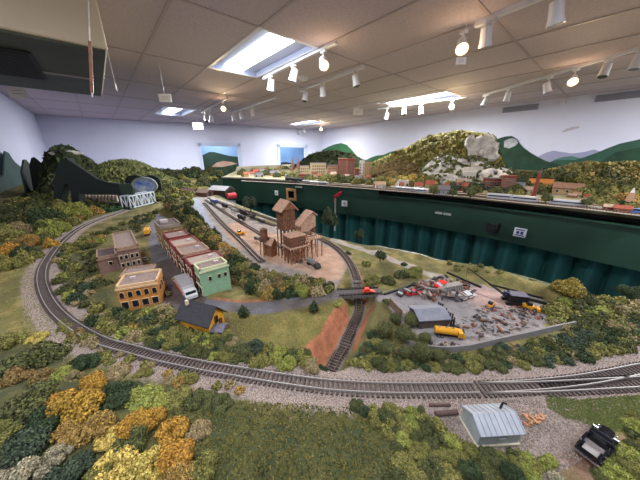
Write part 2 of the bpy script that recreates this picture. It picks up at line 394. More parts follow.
# curtain of gathered teal panels
M_cur = mat('teal_curtain', (50, 114, 108), (42, 100, 96), scale=5, rough=.75)
CU_ = spline([tuple(p) for p in offs(FS, .19)], .006); pw = 52; k = 0; i = 0; rr = random.Random(5)
while i+pw < len(CU_):
    seg = CU_[i:i+pw+1]; mb = MB(); P = []; ph = rr.uniform(0, 6); fr = rr.uniform(.21, .30)
    for j, p in enumerate(seg):
        a = CU_[max(0, i+j-1)]; b = CU_[min(len(CU_)-1, i+j+1)]; tt = (b-a).normalized(); n = Vector((-tt.y, tt.x))
        P.append((p, n, .11*(1-abs(math.sin((i+j)*.118+.35*math.sin((i+j)*.031))))**1.6-.03+.010*math.sin((i+j)*.5)))
    zs = [ZF+.03, ZF-.1, .7, .3, .03]; am = [.6, 1, 1.1, 1.15, 1.2]; nv = len(P); vs = []; fs = []
    for z, a_ in zip(zs, am): vs += [(p.x+n.x*o*a_, p.y+n.y*o*a_, z) for p, n, o in P]
    for r in range(len(zs)-1):
        for j in range(nv-1): fs.append((r*nv+j, r*nv+j+1, (r+1)*nv+j+1, (r+1)*nv+j))
    mb.add(vs, fs); o = mb.obj('curtain_panel', M_cur, smooth=True); o.modifiers.new('solid', 'SOLIDIFY').thickness = .003
    NP = globals().get('NP', 0)+1
    tag(o, 'gathered teal curtain panel under the green fascia, %s from its far left end' % ['first','second','third','fourth','fifth','sixth','seventh','eighth','ninth','tenth','eleventh','twelfth','thirteenth','fourteenth','fifteenth','sixteenth','seventeenth','eighteenth','nineteenth','twentieth'][NP-1], 'curtain', 'curtain panels under the green fascia')
    i += pw
strip(MB(), offs(FS, .32), offs(FS, .325), 0.02, TBL-.05).obj('x', M_black)
bpy.data.objects['x'].name = 'backing_cloth'; tag(bpy.data.objects['backing_cloth'], 'black cloth seen in the gaps behind the teal curtain panels', 'cloth')
def fbox(x, y, wpx, hpx, th, name, m, parent=None, off=0):    # a flat box lying on the fascia, px centre and size
    p, a = on_fascia(x, y, .002+off); q, _ = on_fascia(x+wpx/2, y, .002); r, _ = on_fascia(x-wpx/2, y, .002)
    wd = (q-r).length; h = abs(hz(p, y-hpx/2)-hz(p, y+hpx/2)); return p, a, wd, h
M_fr = mat('pine_frame', (200, 150, 100), rough=.6)
p, a, wd, h = fbox(291.5, 194.5, 9.5, 11.5, 0, '', None)
t = thing('framed_opening', 'square pine-framed dark opening in the green fascia', 'picture frame', p, a)
m = MB()
for s in (-1, 1): m.box((s*(wd/2-.014),.0,0), (.028,.02,h)); m.box((0,0,s*(h/2-.014)), (wd-.05,.02,.028))
m.obj('frame', M_fr, t); MB().box((0,-.002,0), (wd-.05,.006,h-.05)).obj('pane', mat('dark_glass', (14,16,18), rough=.15), t)
def plate(x, y, wpx, hpx, lab, cat, name, rows, ink, kind=None):
    p, a, wd, h = fbox(x, y, wpx, hpx, 0, '', None, off=.004); t = thing(name, lab, cat, p, a)
    MB().box((0,0,0), (wd,.006,h)).obj('plate', M_white if name != 'small_label' else M_green, t)
    s = -1   # side facing the aisle
    n = Vector((-math.sin(a), math.cos(a), 0)); sg = 1 if n.dot(C0-p) > 0 else -1
    m = MB()
    for (cx, cz, w_, h_) in rows: m.box((cx*wd, sg*.0045, cz*h), (w_*wd, .003, h_*h))
    if rows: m.obj('lettering', ink, t)
    return t, wd, h, sg
M_blue = mat('blue_ink', (40, 60, 130)); M_wht = mat('white_ink', (200, 200, 195))
plate(276.5, 193, 3, 4.5, 'small white switch plate on the fascia left of the pine frame', 'switch', 'switch_plate', [(0,0,.3,.4)], M_ink)
plate(344.5, 203.5, 5.5, 5.5, 'small square white plate with a dark cross mark on the fascia near the red throttle', 'switch', 'switch_plate', [(0,0,.15,.6),(0,0,.6,.15)], M_ink)
plate(520, 232.5, 12.5, 8.5, 'white notice with two blue marks and a line of small blue text on the fascia', 'sign', 'notice', [(-.17,-.02,.22,.3),(.17,-.02,.22,.3),(0,.32,.7,.1),(0,-.32,.8,.1)], M_blue)
plate(443, 213.5, 17, 4, 'thin line of white lettering on the green fascia under the golden hill', 'lettering', 'small_label', [(-.44+.062*i,0,.04,.5) for i in range(7)]+[(.06+.064*i,0,.042,.5) for i in range(7)], M_wht)
plate(299, 187, 7, 2, 'tiny white lettering on the green fascia above the pine frame', 'lettering', 'small_label', [(-.4+.2*i,0,.13,.6) for i in range(5)], M_wht)
p, a, wd, h = fbox(493.5, 227.5, 12, 11, 0, '', None)
t = thing('throttle_pocket', 'black five-sided pocket with a notched top on the green fascia', 'holder', p, a)
n = Vector((-math.sin(a), math.cos(a), 0)); sg = 1 if n.dot(C0-p) > 0 else -1
MB().prism([(-wd/2,h*.35),(-wd/2,-h*.2),(-wd*.1,-h/2),(wd/2,-h*.3),(wd/2,h*.5),(wd*.1,h*.2),(-wd*.15,h*.2)], 0, sg*.05).obj('pocket', M_black, t)
MB().prism([(-wd*.3,h*.1),(-wd*.3,-h*.15),(wd*.3,-h*.2),(wd*.3,h*.1)], sg*.05, sg*.056).obj('front_lip', mat('black_lip', (34,34,38), rough=.4), t)
# red handset on a white post
p, a = on_fascia(337, 197, .05); q = az(335, 234, G)
t = thing('throttle_handset', 'red handset hooked on top of a thin white post in front of the fascia', 'handset', (p.x, p.y, p.z))
R = Matrix.Rotation(-YAW, 4, 'Z')
m = MB(); m.prism([(-.035,-.05),(-.02,-.055),(-.008,-.01),(.03,.02),(.05,.03),(.045,.055),(.02,.05),(-.03,.015)], -.012, .012, R); m.obj('handset', mat('red_plastic', (180,24,36), rough=.4), t, bevel=.004)
MB().cyl((-.022,0,-.01), (-.022,0,-.36), .009).obj('post', mat('grey_tube', (165,170,172), rough=.4), t)
m = MB(); m.bar((-.02,.0,-.0), (-.02,.05*-1,-.0), .012); m.obj('bracket', M_black, t)
# ------------------------------------------------------------------ painted mural on the right wall
def onwall(x, y, off):
    for i, (a, b, lo, hi) in enumerate(((room[2],room[3],0,430),(room[3],room[4],430,480),(room[4],room[5],480,640),(room[5],room[6],640,9999))):
        if lo <= x < hi: return aplane(x, y, a, b, off)
def mural(parent, name, px, ybot, off, m, seg):
    a, b = seg; P = [aplane(x, y, a, b, off) for x, y in px]; d = (Vector(b)-Vector(a)).normalized(); n = Vector((-d.y, d.x, 0)); 
    if n.dot(C0-P[0]) < 0: n = -n
    pts = [Vector(p) for p in P]; bot = [Vector((p.x, p.y, TBL+.0)) for p in (pts[0], pts[-1])]
    ring = pts+[bot[1], bot[0]]; k = len(ring); vs = [tuple(v) for v in ring]+[tuple(v-n*.003) for v in ring]
    MB().add(vs, [tuple(range(k)), tuple(range(2*k-1, k-1, -1))]+[(i, k+i, k+(i+1) % k, (i+1) % k) for i in range(k)]).obj(name, m, parent)
SA = (room[2], room[3]); SB = (room[3], room[4]); SCg = (room[4], room[5])
t = thing('mural', 'painted mural of green hills, pale far mountains and a lake on the right wall', 'mural')
Mg1 = mat('mural_green', (40, 72, 50), (28, 54, 40), scale=7, rough=.85); Mg2 = mat('mural_far_green', (88, 124, 118), (72, 112, 98), scale=2)
Mg3 = mat('mural_lavender', (150, 150, 180), (160, 160, 188), scale=2); Mg4 = mat('mural_mid_green', (50, 88, 70), (40, 76, 60), scale=5); Mrk = mat('mural_rock', (196, 196, 200), (150, 152, 158), scale=8)
Mdk = mat('mural_dark_green', (26, 58, 42), (34, 70, 50), scale=3)
mural(t, 'painted_far_mountains', [(536,158),(545,153),(553,150.5),(562,152),(572,153.5),(584,152),(594,149.5),(602,152),(612,157)], 172, .004, Mg3, SCg)
mural(t, 'painted_far_hill', [(548,163),(556,159),(563,157),(572,156),(580,158),(590,160),(600,163)], 172, .008, Mg2, SCg)
mural(t, 'painted_hill', [(541,168),(548,163),(557,160),(567,160),(575,160),(585,157),(596,153),(608,148),(620,143.5),(632,141),(641,139),(670,134)], 172, .012, Mg4, SCg)
mural(t, 'painted_hill', [(590,170),(597,164),(606,158),(616,152),(627,150),(636,148),(641,147),(670,143)], 172, .016, Mg1, SCg)
mural(t, 'painted_peak', [(481,150),(487,146),(492,141),(497,139),(505,136.5),(512,136),(517,139),(520,144),(524,148),(531,153),(538,157),(546,161),(556,164),(566,166),(580,167)], 172, .020, Mg1, SCg)
mural(t, 'painted_lowland', [(520,166),(535,164),(552,167),(575,168),(600,168),(670,168)], 172, .022, Mdk, SCg)
def patch(px, off, m, name):
    P = [aplane(x, y, *SCg, off) for x, y in px]; n = Vector((-1, 0, 0)); k = len(P)
    MB().add([tuple(p) for p in P]+[tuple(p+Vector((.003,0,0))) for p in P], [tuple(range(k)), tuple(range(2*k-1, k-1, -1))]+[(i, k+i, k+(i+1) % k, (i+1) % k) for i in range(k)]).obj(name, m, t)
patch([(504,147),(504,141),(508,139),(513,138),(517,139.5),(518,143),(515,146),(509,148.5)], .024, Mrk, 'painted_rock')
patch([(554,168),(560,166.6),(572,166.8),(575,168),(572,170),(560,170.3)], .026, mat('mural_lake', (215,222,226)), 'painted_lake')
mural(t, 'painted_cloud', [(0,0)]*0 or [(520,170),(521,169.9)], 172, .005, Mdk, SCg)
patch([(562,131.5),(566,129),(572,127),(578,126),(580,127.5),(574,129.5),(568,131),(563,132.5)], .004, mat('mural_pink_cloud', (186,176,190)), 'painted_cloud')
mural(t, 'painted_peak', [(322,150),(328,147),(334,144.5),(341,143),(347,145),(352,150),(357,156),(361,160),(366,160),(371,157.5),(377,155.5),(383,155),(390,152),(398,150),(407,147),(416,143),(429,139)], 172, .004, mat('mural_bright_green', (52,104,62), (40,86,54), scale=3), SA)
# mural beyond the doorways
t = thing('doorway_mural', 'painted scene of a dark wooded mountain with bare earth seen through the left doorway', 'mural')
Z = .05
def beyond(px, ybot, off, m, name, parent):
    P = [aplane(x, y, B0, B1, off) for x, y in px]; n = (-Vector((off_.x, off_.y, 0)))*.01
    k = len(P)+2; b_ = [aplane(px[-1][0], ybot, B0, B1, off), aplane(px[0][0], ybot, B0, B1, off)]; P += b_
    MB().add([tuple(p) for p in P]+[tuple(p+n) for p in P], [tuple(range(k)), tuple(range(2*k-1, k-1, -1))]+[(i, k+i, k+(i+1) % k, (i+1) % k) for i in range(k)]).obj(name, m, parent)
off_ = off
beyond([(196,158),(203,155),(209,152),(214,152),(222,154),(230,156),(240,157)], 200, .02, mat('mural_mountain', (44,72,60), (34,58,48), scale=3), 'painted_mountain', t)
beyond([(212,166),(217,162.5),(224,161),(232,162),(238,164)], 167, .04, mat('mural_earth', (170,130,104), (186,160,140), scale=4), 'painted_earth', t)
beyond([(196,167),(206,165),(212,167),(222,167),(232,165),(242,163)], 200, .06, mat('mural_forest', (28,52,34), (44,66,40), scale=6), 'painted_forest', t)
t = thing('doorway_mural', 'dark painted hill low against blue seen through the right doorway', 'mural')
beyond([(276,165),(281,162.5),(286,162),(292,163),(298,166),(308,168)], 200, .02, mat('mural_hill', (44,58,70)), 'painted_hill', t)
# ================================================================== FRONT LAYOUT TERRAIN
EDGE = W([(222,198),(240,206),(262,214),(285,223),(320,236),(345,241),(400,250),(445,262),(480,267),(520,281),(560,293),(600,300),(640,303)])
EDGE = [(1.15, 4.4), (.98, 3.2)]+EDGE+[(1.16,-.3),(1.2,-.75)]
EDGE = sorted(EDGE, key=lambda p: -p[1])
TRK = W([(158,201),(141,204.5),(125,210),(110,215.5),(95,221),(80,228),(66,238),(54,251),(45,265),(42,277),(44,290),(52,306),(66,321),(85,334),(106,344),(130,350.5),(155,357.5),(180,363),(210,369),(240,374),(280,380.5),(320,386),(350,388.5),(384,390),(430,390.3),(480,390)])
TRA = W([(480,390),(530,387.5),(585,381.5),(640,371)])
TRB = W([(480,390),(530,389.5),(585,387),(640,384)])
for T_ in (TRA, TRB):
    a, b = Vector(T_[-2]), Vector(T_[-1]); d = (b-a).normalized(); T_ += [tuple(b+d*.15), tuple(b+d*.35)]
CUT = W([(331,352),(338,340),(346,327),(354,311),(360,296),(358,284),(354,271),(347,259),(336,248),(322,240),(305,232),(285,224.5),(262,216.5),(240,209.5),(222,203),(208,198)])
YB = W([(345,293)]*0+[(300,262),(280,246),(262,235),(245,225),(230,216),(216,207),(205,200)])
YC = W([(262,262),(250,250),(240,240),(228,229),(219,220),(212,212),(204,203)])
YD = W([(275,226),(258,220),(242,213),(226,206),(212,200)])
STREET = W([(163,306),(160,290),(154,270),(150,250),(148,236),(151,222),(158,214),(166,217),(165,232),(172,246),(182,264),(195,285),(207,298),(216,300),(240,303),(262,302),(290,298),(318,292),(343,288),(343,297),(315,305),(285,311),(258,315),(235,313),(222,309),(190,312)])
ROADR = W([(376,294),(392,290),(420,300),(450,302),(480,310),(500,330),(450,345),(425,336),(400,322),(390,306),(376,300)])
PATH = W([(334,240),(350,245),(372,252),(395,261),(418,270),(440,277)])
YARD = W([(196,196),(212,196),(240,206),(270,216),(300,227),(333,241),(352,257),(345,272),(335,290),(300,281),(262,272),(240,258),(225,245),(208,232),(196,215),(190,203)])
DIRT = W([(222,226),(236,222),(262,232),(296,236),(336,250),(346,264),(340,280),(318,280),(300,270),(268,262),(246,250),(230,240)])
QUAR = W([(384,300),(400,290),(440,281),(480,284),(500,290),(545,300),(555,312),(540,330),(500,338),(462,348),(430,345),(405,325),(392,312)])
QPINK = W([(478,286),(500,292),(520,305),(505,308),(480,306),(465,298)])
GRAV = W([(424,396),(470,398),(560,402),(600,428),(590,452),(565,470),(545,480),(535,470),(528,452),(470,446),(440,428),(420,412)])
PKDIRT = W([(570,440),(600,424),(622,440),(628,460),(610,480),(575,485),(560,470)])
CUTBANK = W([(345,298),(330,318),(310,340),(300,350),(330,356),(352,340),(362,318),(378,318),(388,304),(376,299),(366,300),(356,297)])
GREEN1 = W([(545,396),(580,400),(640,395),(640,430),(610,432),(590,426),(565,418),(548,408)])
DKTURF = W([(165,400),(230,402),(300,410),(380,412),(400,440),(410,500),(180,500),(190,440)])
RIDGE = W([(168,212),(185,218),(203,230),(222,246),(240,262)])
def nz(x, y, s, seed=0):    # cheap smooth noise from sines
    return (np.sin(x*s+seed)*np.cos(y*s*1.3+seed*2)+.6*np.sin(x*s*2.1+y*s*1.7+seed*3)+.4*np.cos(x*s*4.3-y*s*3.1+seed))/2
def sst(d, a, b):
    t = np.clip((d-a)/(b-a), 0, 1); return t*t*(3-2*t)
CUTL = [p for p in spline(CUT[:6], .02)]
ALLT = [spline(TRK, .02), spline(TRA, .02), spline(TRB, .02)]
FLAT = [STREET, YARD, QUAR, ROADR]
def terr(X, Y):
    X = np.asarray(X, float); Y = np.asarray(Y, float)
    dm = np.full(X.shape, 9.)
    for T_ in ALLT: dm = np.minimum(dm, sd_line(X, Y, T_))
    z = np.zeros(X.shape)
    fl = np.full(X.shape, 9.)
    for P in FLAT: fl = np.minimum(fl, sd_poly(X, Y, P))
    free = sst(dm, .03, .16)*sst(fl, .0, .1)
    z += free*.010*(nz(X, Y, 14)+nz(X, Y, 37, 2)*.5)
    z += .12*sst(-X, .26, .85)*sst(dm, .03, .3)*(1-.95*sst(Y, 1.4, 2.5))                              # slope up to the left wall
    z += .045*np.exp(-sd_line(X, Y, RIDGE)**2/.05**2)*sst(fl, 0, .06)       # ridge between town and yard
    hx, hy = az(300, 455)[:2]; z += .022*np.exp(-((X-hx)**2+(Y-hy)**2)/.11**2)*sst(dm, .03, .15)
    hx, hy = az(60, 440)[:2]; z += .03*np.exp(-((X-hx)**2+(Y-hy)**2)/.16**2)*sst(dm, .03, .15)
    z += .03*np.exp(-sd_line(X, Y, W([(480,274),(520,286),(560,300)]))**2/.05**2)*sst(fl, 0, .05)
    z += .08*sst(Y, 3.0, 4.6)*sst(dm, .05, .4)*sst(X, .0, .4)
    dc = sd_line(X, Y, CUTL); z -= .05*(1-sst(dc, .018, .055))
    return G+z
def tz(x, y): return float(terr(np.array([x]), np.array([y]))[0])
def ag(px, py):        # picture point -> point on the terrain
    z = G
    for _ in range(6):
        p = az(px, py, z); z = tz(p.x, p.y)
    return az(px, py, z)
def xe(y):
    for (ax, ay), (bx, by) in zip(EDGE, EDGE[1:]):
        if by <= y <= ay: return bx+(ax-bx)*(y-by)/(ay-by+1e-9)
    return EDGE[0][0] if y > EDGE[0][1] else EDGE[-1][0]
def grid(ys, nx, x0=-.922, x1=None):
    u = np.linspace(0, 1, nx); Y = np.repeat(np.array(ys)[:, None], nx, 1); XE = np.array([xe(y) if x1 is None else x1 for y in ys])
    return x0+(XE-x0)[:, None]*u[None, :], Y
ys = list(np.arange(-.7, .9, .0055))+list(np.arange(.9, 2.2, .01))+list(np.arange(2.2, 5.6, .03))
X, Y = grid(ys, 300); Zt = terr(X, Y); nr, nc = X.shape
me = bpy.data.meshes.new('ground'); me.vertices.add(nr*nc); me.vertices.foreach_set('co', np.stack([X, Y, Zt], -1).astype('f4').ravel())
idx = np.arange(nr*nc).reshape(nr, nc); q = np.stack([idx[:-1,:-1], idx[:-1,1:], idx[1:,1:], idx[1:,:-1]], -1).reshape(-1, 4)
me.loops.add(q.size); me.loops.foreach_set('vertex_index', q.ravel().astype('i4')); me.polygons.add(len(q)); me.polygons.foreach_set('loop_start', np.arange(0, q.size, 4, dtype='i4'))
me.update(); me.validate(); me.shade_smooth()
def attr(n, d):
    a = me.attributes.new(n, 'FLOAT', 'POINT'); a.data.foreach_set('value', np.asarray(d, 'f4').ravel())
dm = np.full(X.shape, 9.)
for T_ in ALLT: dm = np.minimum(dm, sd_line(X, Y, T_))
attr('ballast', dm-.046); attr('cutballast', sd_line(X, Y, spline(CUT, .02))-.018)
yl = np.minimum(np.minimum(sd_line(X, Y, spline(YB, .03)), sd_line(X, Y, spline(YC, .03))), sd_line(X, Y, spline(YD, .03)))
attr('yardline', yl-.016); attr('street', sd_poly(X, Y, STREET)); attr('roadr', sd_poly(X, Y, ROADR)); attr('path', sd_line(X, Y, PATH)-.022)
attr('yard', sd_poly(X, Y, YARD)); attr('dirt', sd_poly(X, Y, DIRT)); attr('quarry', sd_poly(X, Y, QUAR)); attr('qpink', sd_poly(X, Y, QPINK))
attr('gravel', np.minimum(sd_poly(X, Y, GRAV), sd_poly(X, Y, W([(240,392),(330,396),(435,398),(440,425),(415,412),(370,406),(310,404),(240,398)])))); attr('pkdirt', sd_poly(X, Y, PKDIRT)); attr('cutbank', np.minimum(np.minimum(sd_poly(X, Y, W([(347,297),(352,308),(344,324),(335,340),(322,350),(303,350),(310,340),(325,322),(338,304)])), sd_poly(X, Y, W([(370,297),(375,300),(366,318),(358,334),(352,334),(362,310)]))), sd_poly(X, Y, W([(349,258),(360,272),(369,292),(361,292),(353,272)]))))
attr('moss', sd_poly(X, Y, GREEN1)); attr('dkturf', sd_poly(X, Y, DKTURF))
attr('brownstreet', sd_poly(X, Y, W([(157,262),(176,256),(206,297),(204,304),(168,305),(150,286)]))); attr('roadblue', sd_poly(X, Y, W([(192,198),(199,199),(206,212),(216,228),(238,250),(222,252),(206,234),(196,216)])))
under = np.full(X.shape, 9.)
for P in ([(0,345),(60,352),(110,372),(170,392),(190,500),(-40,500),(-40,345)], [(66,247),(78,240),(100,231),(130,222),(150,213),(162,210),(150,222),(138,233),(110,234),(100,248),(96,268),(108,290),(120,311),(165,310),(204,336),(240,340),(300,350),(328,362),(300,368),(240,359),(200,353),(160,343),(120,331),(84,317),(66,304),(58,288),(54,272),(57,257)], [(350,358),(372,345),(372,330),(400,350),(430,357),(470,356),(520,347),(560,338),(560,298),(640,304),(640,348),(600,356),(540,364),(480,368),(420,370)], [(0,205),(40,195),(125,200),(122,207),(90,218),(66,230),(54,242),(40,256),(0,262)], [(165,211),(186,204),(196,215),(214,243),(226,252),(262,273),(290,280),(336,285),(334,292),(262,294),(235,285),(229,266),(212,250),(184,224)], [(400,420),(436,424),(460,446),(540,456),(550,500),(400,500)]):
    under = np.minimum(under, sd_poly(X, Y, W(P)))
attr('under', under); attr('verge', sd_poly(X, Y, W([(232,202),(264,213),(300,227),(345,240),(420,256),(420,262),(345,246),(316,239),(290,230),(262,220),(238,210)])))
attr('bank', sd_line(X, Y, W([(215,305),(240,309)]*0+[(213,299),(240,301.5),(262,300.5),(290,296),(318,290)]))-.008)
m = bpy.data.materials.new('scenery_ground'); m.use_nodes = True; nt = m.node_tree; N = nt.nodes; L = nt.links; bs = N['Principled BSDF']; bs.inputs['Roughness'].default_value = .95
tc = N.new('ShaderNodeTexCoord')
def noise(sc, det=5):
    t = N.new('ShaderNodeTexNoise'); t.inputs['Scale'].default_value = sc; t.inputs['Detail'].default_value = det; L.new(tc.outputs['Object'], t.inputs['Vector']); return t.outputs[0]
n1 = noise(9); n2 = noise(60); n3 = noise(420, 3); n4 = noise(28)
def mrange(s, a, b, c=0, d=1):
    r = N.new('ShaderNodeMapRange'); r.inputs[1].default_value = a; r.inputs[2].default_value = b; r.inputs[3].default_value = c; r.inputs[4].default_value = d; L.new(s, r.inputs[0]); return r.outputs[0]
def mixc(f, a, b):
    r = N.new('ShaderNodeMix'); r.data_type = 'RGBA'; L.new(f, r.inputs[0])
    for k, v in ((6, a), (7, b)):
        if isinstance(v, tuple): r.inputs[k].default_value = (*s2l(v), 1)
        else: L.new(v, r.inputs[k])
    return r.outputs[2]
def two(c1, c2, s, a=.38, b=.62): return mixc(mrange(s, a, b), c1, c2)
grass = mixc(mrange(n4, .4, .62), two((112,106,56), (84,86,44), n3), two((150,132,80), (122,108,64), n3))
grass = mixc(mrange(n1, .42, .6), grass, two((98,86,48), (74,74,36), n3))
def over(base, at_, col, soft=.003, wob=.012):
    a = N.new('ShaderNodeAttribute'); a.attribute_name = at_
    ad = N.new('ShaderNodeMath'); ad.operation = 'MULTIPLY_ADD'; L.new(n2, ad.inputs[0]); ad.inputs[1].default_value = wob; L.new(a.outputs['Fac'], ad.inputs[2])
    return mixc(mrange(ad.outputs[0], wob/2+soft, wob/2-soft), base, col)
c = grass
c = over(c, 'dkturf', two((50,60,32), (74,76,38), n4), .03, .06)
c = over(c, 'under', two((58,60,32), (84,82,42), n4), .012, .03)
c = over(c, 'moss', two((82,98,52), (104,108,60), n4), .01, .03)
c = over(c, 'cutbank', two((172,108,76), (146,92,64), n2), .004, .01)
c = over(c, 'bank', two((150,100,66), (128,86,54), n2), .003, .008)
c = over(c, 'yard', two((150,140,134), (126,118,114), n4), .004)
c = over(c, 'verge', grass, .003, .012)
c = over(c, 'roadblue', two((148,152,168), (132,136,152), n4), .006, .012)
c = over(c, 'dirt', two((180,146,126), (158,128,108), n4), .012, .03)
c = over(c, 'quarry', two((148,138,138), (118,108,106), n2), .004, .014)
c = over(c, 'qpink', two((176,146,138), (156,130,124), n4), .02, .03)
c = over(c, 'roadr', two((136,130,132), (122,116,118), n4), .003, .004)
c = over(c, 'street', mixc(mrange(n1, .4, .6), two((112,112,122), (98,98,108), n4), two((78,70,68), (92,84,80), n4)), .002, .004)
c = over(c, 'brownstreet', two((84,70,64), (70,58,54), n4), .004, .01)  # dark brown patch of the street beside the shops
c = over(c, 'path', two((156,148,140), (138,130,122), n4), .003, .006)
c = over(c, 'gravel', two((156,142,134), (118,106,100), n3, .42, .58), .006, .02)
c = over(c, 'pkdirt', two((126,96,78), (108,84,66), n2), .012, .03)
c = over(c, 'yardline', two((118,108,104), (92,84,80), n3), .003, .006)
c = over(c, 'cutballast', two((150,138,132), (112,102,98), n3), .003, .006)
c = over(c, 'ballast', two((168,150,142), (112,98,92), n3, .40, .60), .006, .03)
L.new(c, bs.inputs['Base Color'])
hgt = N.new('ShaderNodeMath'); hgt.operation = 'MULTIPLY_ADD'; L.new(n3, hgt.inputs[0]); hgt.inputs[1].default_value = .5; L.new(n2, hgt.inputs[2])
bp = N.new('ShaderNodeBump'); bp.inputs['Distance'].default_value = .006; L.new(hgt.outputs[0], bp.inputs['Height']); L.new(bp.outputs[0], bs.inputs['Normal'])
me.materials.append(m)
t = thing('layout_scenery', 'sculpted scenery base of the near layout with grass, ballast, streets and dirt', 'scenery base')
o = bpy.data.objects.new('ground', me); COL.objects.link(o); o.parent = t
ES = spline(EDGE, .05); 
strip(MB(), ES, [p+Vector((.02,0)) for p in ES], G-.28, lambda p: tz(min(p.x-.01, 9), p.y)-.004).obj('edge_board', M_green, t)
MB().plan([(-.92,-.7),(-.92,5.5)]+[(p.x-.02, p.y) for p in ES if p.y < 5.5], G-.3, G-.27).obj('bench_top', M_black, t)
for i, (x, y) in enumerate(((-.8,-.5),(.9,-.5),(-.8,1.6),(.55,1.6),(-.8,4),(.7,4))): MB().box((x,y,(G-.3)/2), (.09,.09,G-.3)).obj('leg', M_black, t)
# ------------------------------------------------------------------ loose ground cover (uncountable)
def flecks(name, lab, cat, n, samp, size, m, seed, up=.5):
    r = random.Random(seed); P = []
    for _ in range(n):
        q = samp(r)
        if q is not None: P.append(q)
    Zs = terr(np.array([p[0] for p in P]), np.array([p[1] for p in P])); vs = []; fs = []
    for (x, y), z in zip(P, Zs):
        a = r.uniform(0, 2*PI); s = size*r.uniform(.5, 1.4); k = len(vs); z -= s*.15
        for j in range(3): vs.append((x+s*.5*math.cos(a+j*2.1), y+s*.5*math.sin(a+j*2.1), z))
        vs.append((x+r.uniform(-.4,.4)*s, y+r.uniform(-.4,.4)*s, z+s*up*r.uniform(.6,1.5))); fs += [(k,k+1,k+3),(k+1,k+2,k+3),(k+2,k,k+3)]
    o = bpy.data.objects.new(name, None) if False else None
    me = bpy.data.meshes.new(name); me.from_pydata(vs, [], fs); me.materials.append(m); o = bpy.data.objects.new(name, me); COL.objects.link(o)
    return tag(o, lab, cat, kind='stuff')
TS = [spline(T_, .01) for T_ in (TRK, TRA, TRB)]
near_pts = [p for T_ in TS for p in T_ if p.y < 1.1]
def s_bal(r):
    p = r.choice(near_pts); a = r.uniform(0, 2*PI); d = abs(r.gauss(0, .030)); return (p.x+d*math.cos(a), p.y+d*math.sin(a))
flecks('ballast_stones', 'pale grey and pink ballast stones along the curved near track', 'gravel', 26000, s_bal, .0032, mat('ballast_stone', (186,168,158), (104,92,86), island=True), 1)
def inpoly(p, P):
    r = False; q = P+[P[0]]
    for (ax, ay), (bx, by) in zip(q, q[1:]):
        if ay != by and ((ay > p[1]) != (by > p[1])) and p[0] < (bx-ax)*(p[1]-ay)/(by-ay)+ax: r = not r
    return r
def polysamp(P, avoid=()):
    x0 = min(p[0] for p in P); x1 = max(p[0] for p in P); y0 = min(p[1] for p in P); y1 = max(p[1] for p in P)
    def f(r):
        p = (r.uniform(x0, x1), r.uniform(y0, y1)); return p if inpoly(p, P) and not any(inpoly(p, A) for A in avoid) else None
    return f
flecks('gravel_chips', 'loose brown and grey gravel around the grey tin shed', 'gravel', 16000, polysamp(GRAV), .003, mat('gravel_chip', (170,154,146), (104,92,86), island=True), 2)
TURF = W([(150,392),(200,397),(260,402),(330,406),(400,410),(440,430),(500,455),(560,490),(640,500),(640,520),(120,520),(170,440)])
flecks('turf_tufts', 'short dark green and olive turf on the slope below the track', 'grass', 45000, polysamp(TURF), .0042, mat('turf_dark', (46,56,26), (116,106,48), island=True), 3, .6)
SIDE = W([(0,262),(33,262),(36,290),(52,320),(90,348),(60,350),(0,340)])
flecks('turf_tufts', 'short yellow-green grass left of the curving track', 'grass', 14000, polysamp(SIDE), .005, mat('turf_yellow', (112,108,50), (92,92,42), island=True), 4, .35)
MID = W([(215,297),(260,285),(340,290),(345,292),(300,345),(230,335),(228,312),(300,308),(340,300),(260,302)])
flecks('turf_tufts', 'dry yellow-green grass around the road between green shop and bridge', 'grass', 9000, polysamp(W([(232,312),(262,318),(300,312),(338,303),(320,330),(300,350),(240,338)])), .003, mat('turf_straw', (150,138,70), (120,116,56), island=True), 6, .7)
flecks('turf_tufts', 'mossy green grass strip between near track and black pickup', 'grass', 9000, polysamp(GREEN1+[]), .0035, mat('turf_moss', (88,104,52), (112,112,62), island=True), 7, .8)
# ------------------------------------------------------------------ track
M_rail = mat('rail_steel', (176,170,168), rough=.35, metal=.45); M_railr = mat('rail_rust', (112, 92, 82), rough=.4, metal=.5)
M_tie = mat('tie_wood', (92,80,76), (64,55,52), scale=300, objrand=.07)
def railmesh(pts, g, zf, h=.0035, w_=.0016, mb=None):
    mb = mb or MB(); 
    for s in (-1, 1):
        P = []
        for i, p in enumerate(pts):
            a = pts[max(0, i-1)]; b = pts[min(len(pts)-1, i+1)]; tt = (b-a).normalized(); P.append((p+Vector((-tt.y, tt.x))*s*g/2, Vector((-tt.y, tt.x))))
        vs = []; fs = []
        for (p, n) in P:
            z = zf(p); vs += [(p.x-n.x*w_/2, p.y-n.y*w_/2, z), (p.x-n.x*w_/2, p.y-n.y*w_/2, z+h), (p.x+n.x*w_/2, p.y+n.y*w_/2, z+h), (p.x+n.x*w_/2, p.y+n.y*w_/2, z)]
        for i in range(len(P)-1):
            for k in range(4): fs.append((4*i+k, 4*i+(k+1) % 4, 4*i+4+(k+1) % 4, 4*i+4+k))
        fs += [(3,2,1,0), tuple(4*(len(P)-1)+i for i in range(4))]
        yield vs, fs
def tie_box(mb, p, t, g, zb, L_=1.68, wd=.0036, th=.0035): mb.box((p.x, p.y, zb), (g*L_, wd, th), math.atan2(t.y, t.x)+PI/2)
